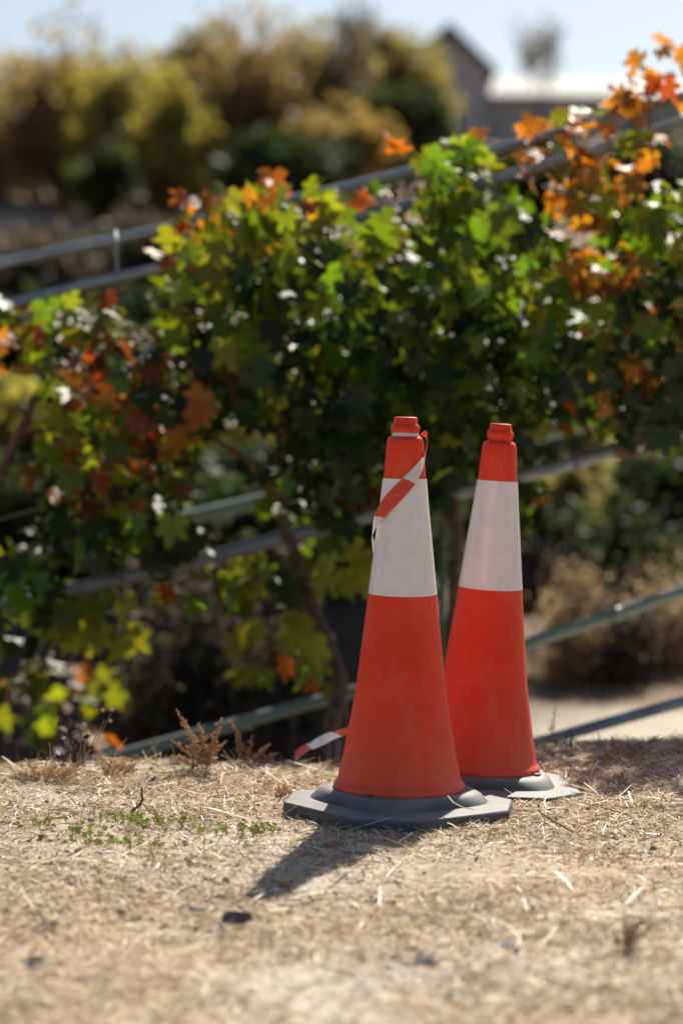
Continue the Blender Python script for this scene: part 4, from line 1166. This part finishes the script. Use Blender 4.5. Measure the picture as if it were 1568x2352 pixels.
def spike_weed(label, px, py, spikes, mat_seed, seed, name='dry_weed', ground=None, sc=1.0, extra=0, box=None):
    """spikes: (tip px, tip py) of every branch; thin stems set with seed clusters"""
    r = random.Random(seed)
    p0 = ground or on_ground(px, py)
    root = thing(name, label, 'weed', p0)
    if extra:
        spikes = spikes + [(r.uniform(box[0], box[2]), r.uniform(box[1], box[3]), r.uniform(-.06, .06)) for _ in range(extra)]
    for i, (tx, ty, dd) in enumerate(spikes):
        mb = MB()
        tip = at(tx, ty, p0.y + dd) - p0
        mid = tip * .5 + Vector((r.uniform(-1, 1) * .012, r.uniform(-1, 1) * .012, -.004))
        b0 = Vector((tip.x * r.uniform(0, .45), tip.y * .3, 0)); b0.z = gz(p0.x + b0.x, p0.y + b0.y) - p0.z - .008
        mb.tube([b0, mid, tip], [.0015 * sc, .0011 * sc, .0005], 6)
        sb = MB(); L = tip.length
        for k in range(int(26 + L * 380)):
            t = r.uniform(.38, 1.0) ** .9
            q = (mid * (1 - (t - .5) * 2) + tip * ((t - .5) * 2)) if t > .5 else mid * (t * 2)
            q = q + Vector((r.gauss(0, 1), r.gauss(0, 1), r.gauss(0, .7))) * .0048 * (1.25 - t)
            s = r.uniform(.0009, .0022) * sc
            a = Vector((r.uniform(-1, 1), r.uniform(-1, 1), r.uniform(-.2, 1))).normalized() * s * 1.5
            b = a.orthogonal().normalized() * s * .8; c_ = a.cross(b).normalized() * s * .8
            i0 = len(sb.v); sb.v += [q - a, q + b, q + c_, q - b, q - c_, q + a]
            for f_ in ((0, 2, 1), (0, 3, 2), (0, 4, 3), (0, 1, 4), (5, 1, 2), (5, 2, 3), (5, 3, 4), (5, 4, 1)):
                sb.f.append(tuple(i0 + z_ for z_ in f_)); sb.m.append(0)
        # side branchlets
        for k in range(5 + int(L * 60)):
            t = r.uniform(.3, .85); q0 = mid * (1 - (t - .5) * 2) + tip * ((t - .5) * 2) if t > .5 else mid * (t * 2)
            d = Vector((r.uniform(-1, 1), r.uniform(-.6, .6), r.uniform(.5, 1.1))).normalized() * L * r.uniform(.08, .22) * (1.15 - t)
            mb.tube([q0, q0 + d], [.0007, .0004], 4, cap=False)
            for j in range(9):
                q = q0 + d * r.uniform(.25, 1.05) + Vector((r.gauss(0, 1), r.gauss(0, 1), r.gauss(0, 1))) * .0018
                s = r.uniform(.001, .0022) * sc; i0 = len(sb.v)
                sb.v += [q + Vector((s, 0, 0)), q + Vector((-s, 0, 0)), q + Vector((0, s, 0)), q + Vector((0, -s, 0)), q + Vector((0, 0, s * 1.4)), q + Vector((0, 0, -s))]
                for f_ in ((0, 2, 4), (2, 1, 4), (1, 3, 4), (3, 0, 4), (2, 0, 5), (1, 2, 5), (3, 1, 5), (0, 3, 5)):
                    sb.f.append(tuple(i0 + z_ for z_ in f_)); sb.m.append(0)
        sb.build('seed_head', M[mat_seed], root)
        mb.build('stem', M['drystem'], root)
    return root


spike_weed('largest reddish brown dry weed with several upright spikes left of the cones', 470, 1772, [(404, 1626, 0), (425, 1655, .03), (455, 1660, 0), (510, 1648, .02), (438, 1712, -.03), (500, 1690, .01), (520, 1700, -.04), (395, 1700, 0), (470, 1690, 0)], 'seed', 1, extra=5, box=(390, 1680, 540, 1745))
spike_weed('reddish brown dry weed leaning right next to the largest one', 560, 1760, [(527, 1652, 0), (545, 1680, .02), (580, 1690, .02), (620, 1708, 0), (640, 1728, 0), (590, 1735, -.03), (610, 1745, .02)], 'seed', 2)
spike_weed('low tangled ochre dry weed at the left edge of the bank', 100, 1800, [(60, 1748, 0), (110, 1740, .02), (140, 1752, 0), (30, 1775, 0), (170, 1770, 0), (80, 1770, -.04), (195, 1790, 0), (10, 1790, .03)], 'seed', 3, sc=.5, extra=34, box=(-10, 1740, 215, 1800))
spike_weed('low ochre dry weed between the purple weed and the reddish spikes', 255, 1778, [(215, 1730, 0), (250, 1738, .02), (285, 1742, 0), (318, 1745, 0), (240, 1755, -.03), (300, 1765, 0)], 'seed', 4, sc=.5, extra=16, box=(205, 1730, 330, 1775))
spike_weed('thin curved dry stalk rising along the left side of the front cone', 790, 1735, [(797, 1600, 0)], 'seed', 5)
spike_weed('tiny pale dry weed on the bank left of the front cone', 755, 1745, [(756, 1712, 0), (750, 1722, 0)], 'paleseed', 6)
spike_weed('small dry reddish tuft at the left corner of the front cone base', 655, 1832, [(640, 1806, 0), (655, 1800, 0), (668, 1810, 0), (632, 1820, 0)], 'seed', 7, sc=.6, extra=5, box=(630, 1800, 680, 1825))
spike_weed('thin single dry stalk right of the rear cone on the shaded bank', 1276, 1720, [(1275, 1622, 0), (1284, 1690, 0)], 'drystem', 8, sc=.5)
spike_weed('dark dry flower head on a short stem right of the rear cone', 1312, 1730, [(1310, 1672, 0), (1302, 1680, 0), (1320, 1684, 0), (1240, 1690, 0)], 'purple', 9, sc=.55)
spike_weed('dead brown grass tuft on the dirt at the bottom right', 1440, 2190, [(1428, 2085, 0), (1450, 2110, .03), (1475, 2100, 0), (1500, 2120, -.02), (1410, 2140, 0), (1460, 2150, -.05)], 'drystem', 10, sc=.55, extra=6, box=(1405, 2090, 1500, 2170))
spike_weed('low brown dry weed in the shade at the right edge of the bank', 1440, 1742, [(1400, 1700, 0), (1440, 1690, 0), (1475, 1702, 0), (1500, 1715, 0)], 'drystem', 12, sc=.55, extra=10, box=(1380, 1690, 1540, 1735))
spike_weed('pair of thin dry stalks at the far left of the bank', 30, 1745, [(12, 1690, 0), (40, 1695, 0), (75, 1705, 0)], 'drystem', 13, sc=.5)

# purple leaved weed with white seed heads
p0 = on_ground(172, 1765)
pw = thing('purple_weed', 'small purple leaved weed with white fluffy seed heads on the left bank', 'weed', p0)
rr = random.Random(5)
mb = MB()
for tx, ty in ((150, 1672), (190, 1668), (240, 1655), (255, 1640), (200, 1690), (165, 1700)):
    tip = at(tx, ty, p0.y) - p0
    mb.tube([(0, 0, -.01), tip * .5 + Vector((rr.uniform(-.01, .01), 0, 0)), tip], [.0018, .0014, .0008], 6)
mb.build('stem', M['drystem'], pw)
for k in range(46):
    q = at(rr.gauss(165, 17), rr.uniform(1662, 1758), p0.y + rr.uniform(-.02, .02)) - p0
    d = Vector((rr.uniform(-1, 1), rr.uniform(-.5, .5), rr.uniform(-.2, .9))).normalized(); s = d.orthogonal().normalized()
    L = rr.uniform(.012, .024)
    mb = MB(); mb.poly([q, q + d * L * .5 + s * L * .38, q + d * L, q + d * L * .5 - s * L * .38])
    mb.build('leaf', M['purple'], pw)
for tx, ty, c_ in ((236, 1632, 8), (258, 1630, 10), (254, 1656, 9), (195, 1664, 8), (188, 1672, 8), (203, 1680, 6), (178, 1690, 6)):
    q = at(tx, ty, p0.y) - p0; mb = MB()
    for k in range(46):
        d = Vector((rr.gauss(0, 1), rr.gauss(0, 1), rr.gauss(.3, 1))).normalized() * rr.uniform(.003, .0062)
        mb.tube([q, q + d], [.00035, .0003], 3, cap=False)
    mb.build('seed_head', M['paleseed'], pw)

# dark forked twig on the dirt
p0 = on_ground(298, 1872)
mb = MB()
P = [p0, at(305, 1862, p0.y), at(322, 1848, p0.y), at(328, 1835, p0.y), at(325, 1822, p0.y), at(327, 1808, p0.y)]
mb.tube(P, [.0026, .0028, .003, .0022, .0022, .0014], 7)
mb.tube([at(328, 1846, p0.y), at(338, 1858, p0.y), at(346, 1872, p0.y)], [.0012, .001, .0006], 5)
tag(mb.build('twig', M['bark']), 'dark crooked twig standing up from the dirt at the left', 'twig')

# fresh green sprouts
def sprout(label, px, py, n, seed, spread=.03, h=.02, group=None):
    r = random.Random(seed)
    p0 = on_ground(px, py)
    root = thing('green_sprout', label, 'sprout', p0, group)
    Vs, Fs = [], []
    sb = MB(); st_ = MB()
    for k in range(n):
        x, y = r.gauss(0, spread), r.gauss(0, spread * .8)
        z0 = gz(p0.x + x, p0.y + y) - p0.z
        hh = 1.35 * h * r.uniform(.4, 1.1); tip = Vector((x + r.gauss(0, .003), y, z0 + hh))
        st_.tube([(x, y, z0 - .003), tip], [.0006, .0005], 4, cap=False)
        for j in range(7):
            q = Vector((x, y, z0)).lerp(tip, r.uniform(.2, 1)); d = Vector((r.gauss(0, 1), r.gauss(0, 1), r.uniform(.2, 1))).normalized()
            s = d.orthogonal().normalized(); L = r.uniform(.005, .0105)
            sb.poly([q, q + d * L * .55 + s * L * .3, q + d * L, q + d * L * .55 - s * L * .3])
    st_.build('stem', M['sprout'], root)
    o = sb.build('foliage', M['sprout'], root); o['kind'] = 'stuff'
    return root


sprout('leftmost green sprout standing apart on the dirt', 92, 1905, 9, 1, .012, .024)
sprout('fuller green sprout just below the dark crooked twig', 300, 1895, 18, 2, .020, .020)
sprout('green sprout right of the dark crooked twig', 362, 1898, 16, 3, .018, .018)
sprout('green sprout low left of the twig on the dirt', 205, 1915, 16, 4, .024, .014)
sprout('green sprout patch lowest of those around the twig', 245, 1940, 18, 5, .026, .014)
sprout('green sprout patch left of the cone shadow', 500, 1918, 16, 6, .022, .018)
sprout('green sprout patch touching the left border of the cone shadow', 590, 1922, 20, 7, .024, .018)
sprout('small green sprout between the twig and the shadow', 425, 1892, 8, 8, .014, .014)
sprout('faint green sprouts spread below the twig', 330, 1945, 12, 9, .035, .010)
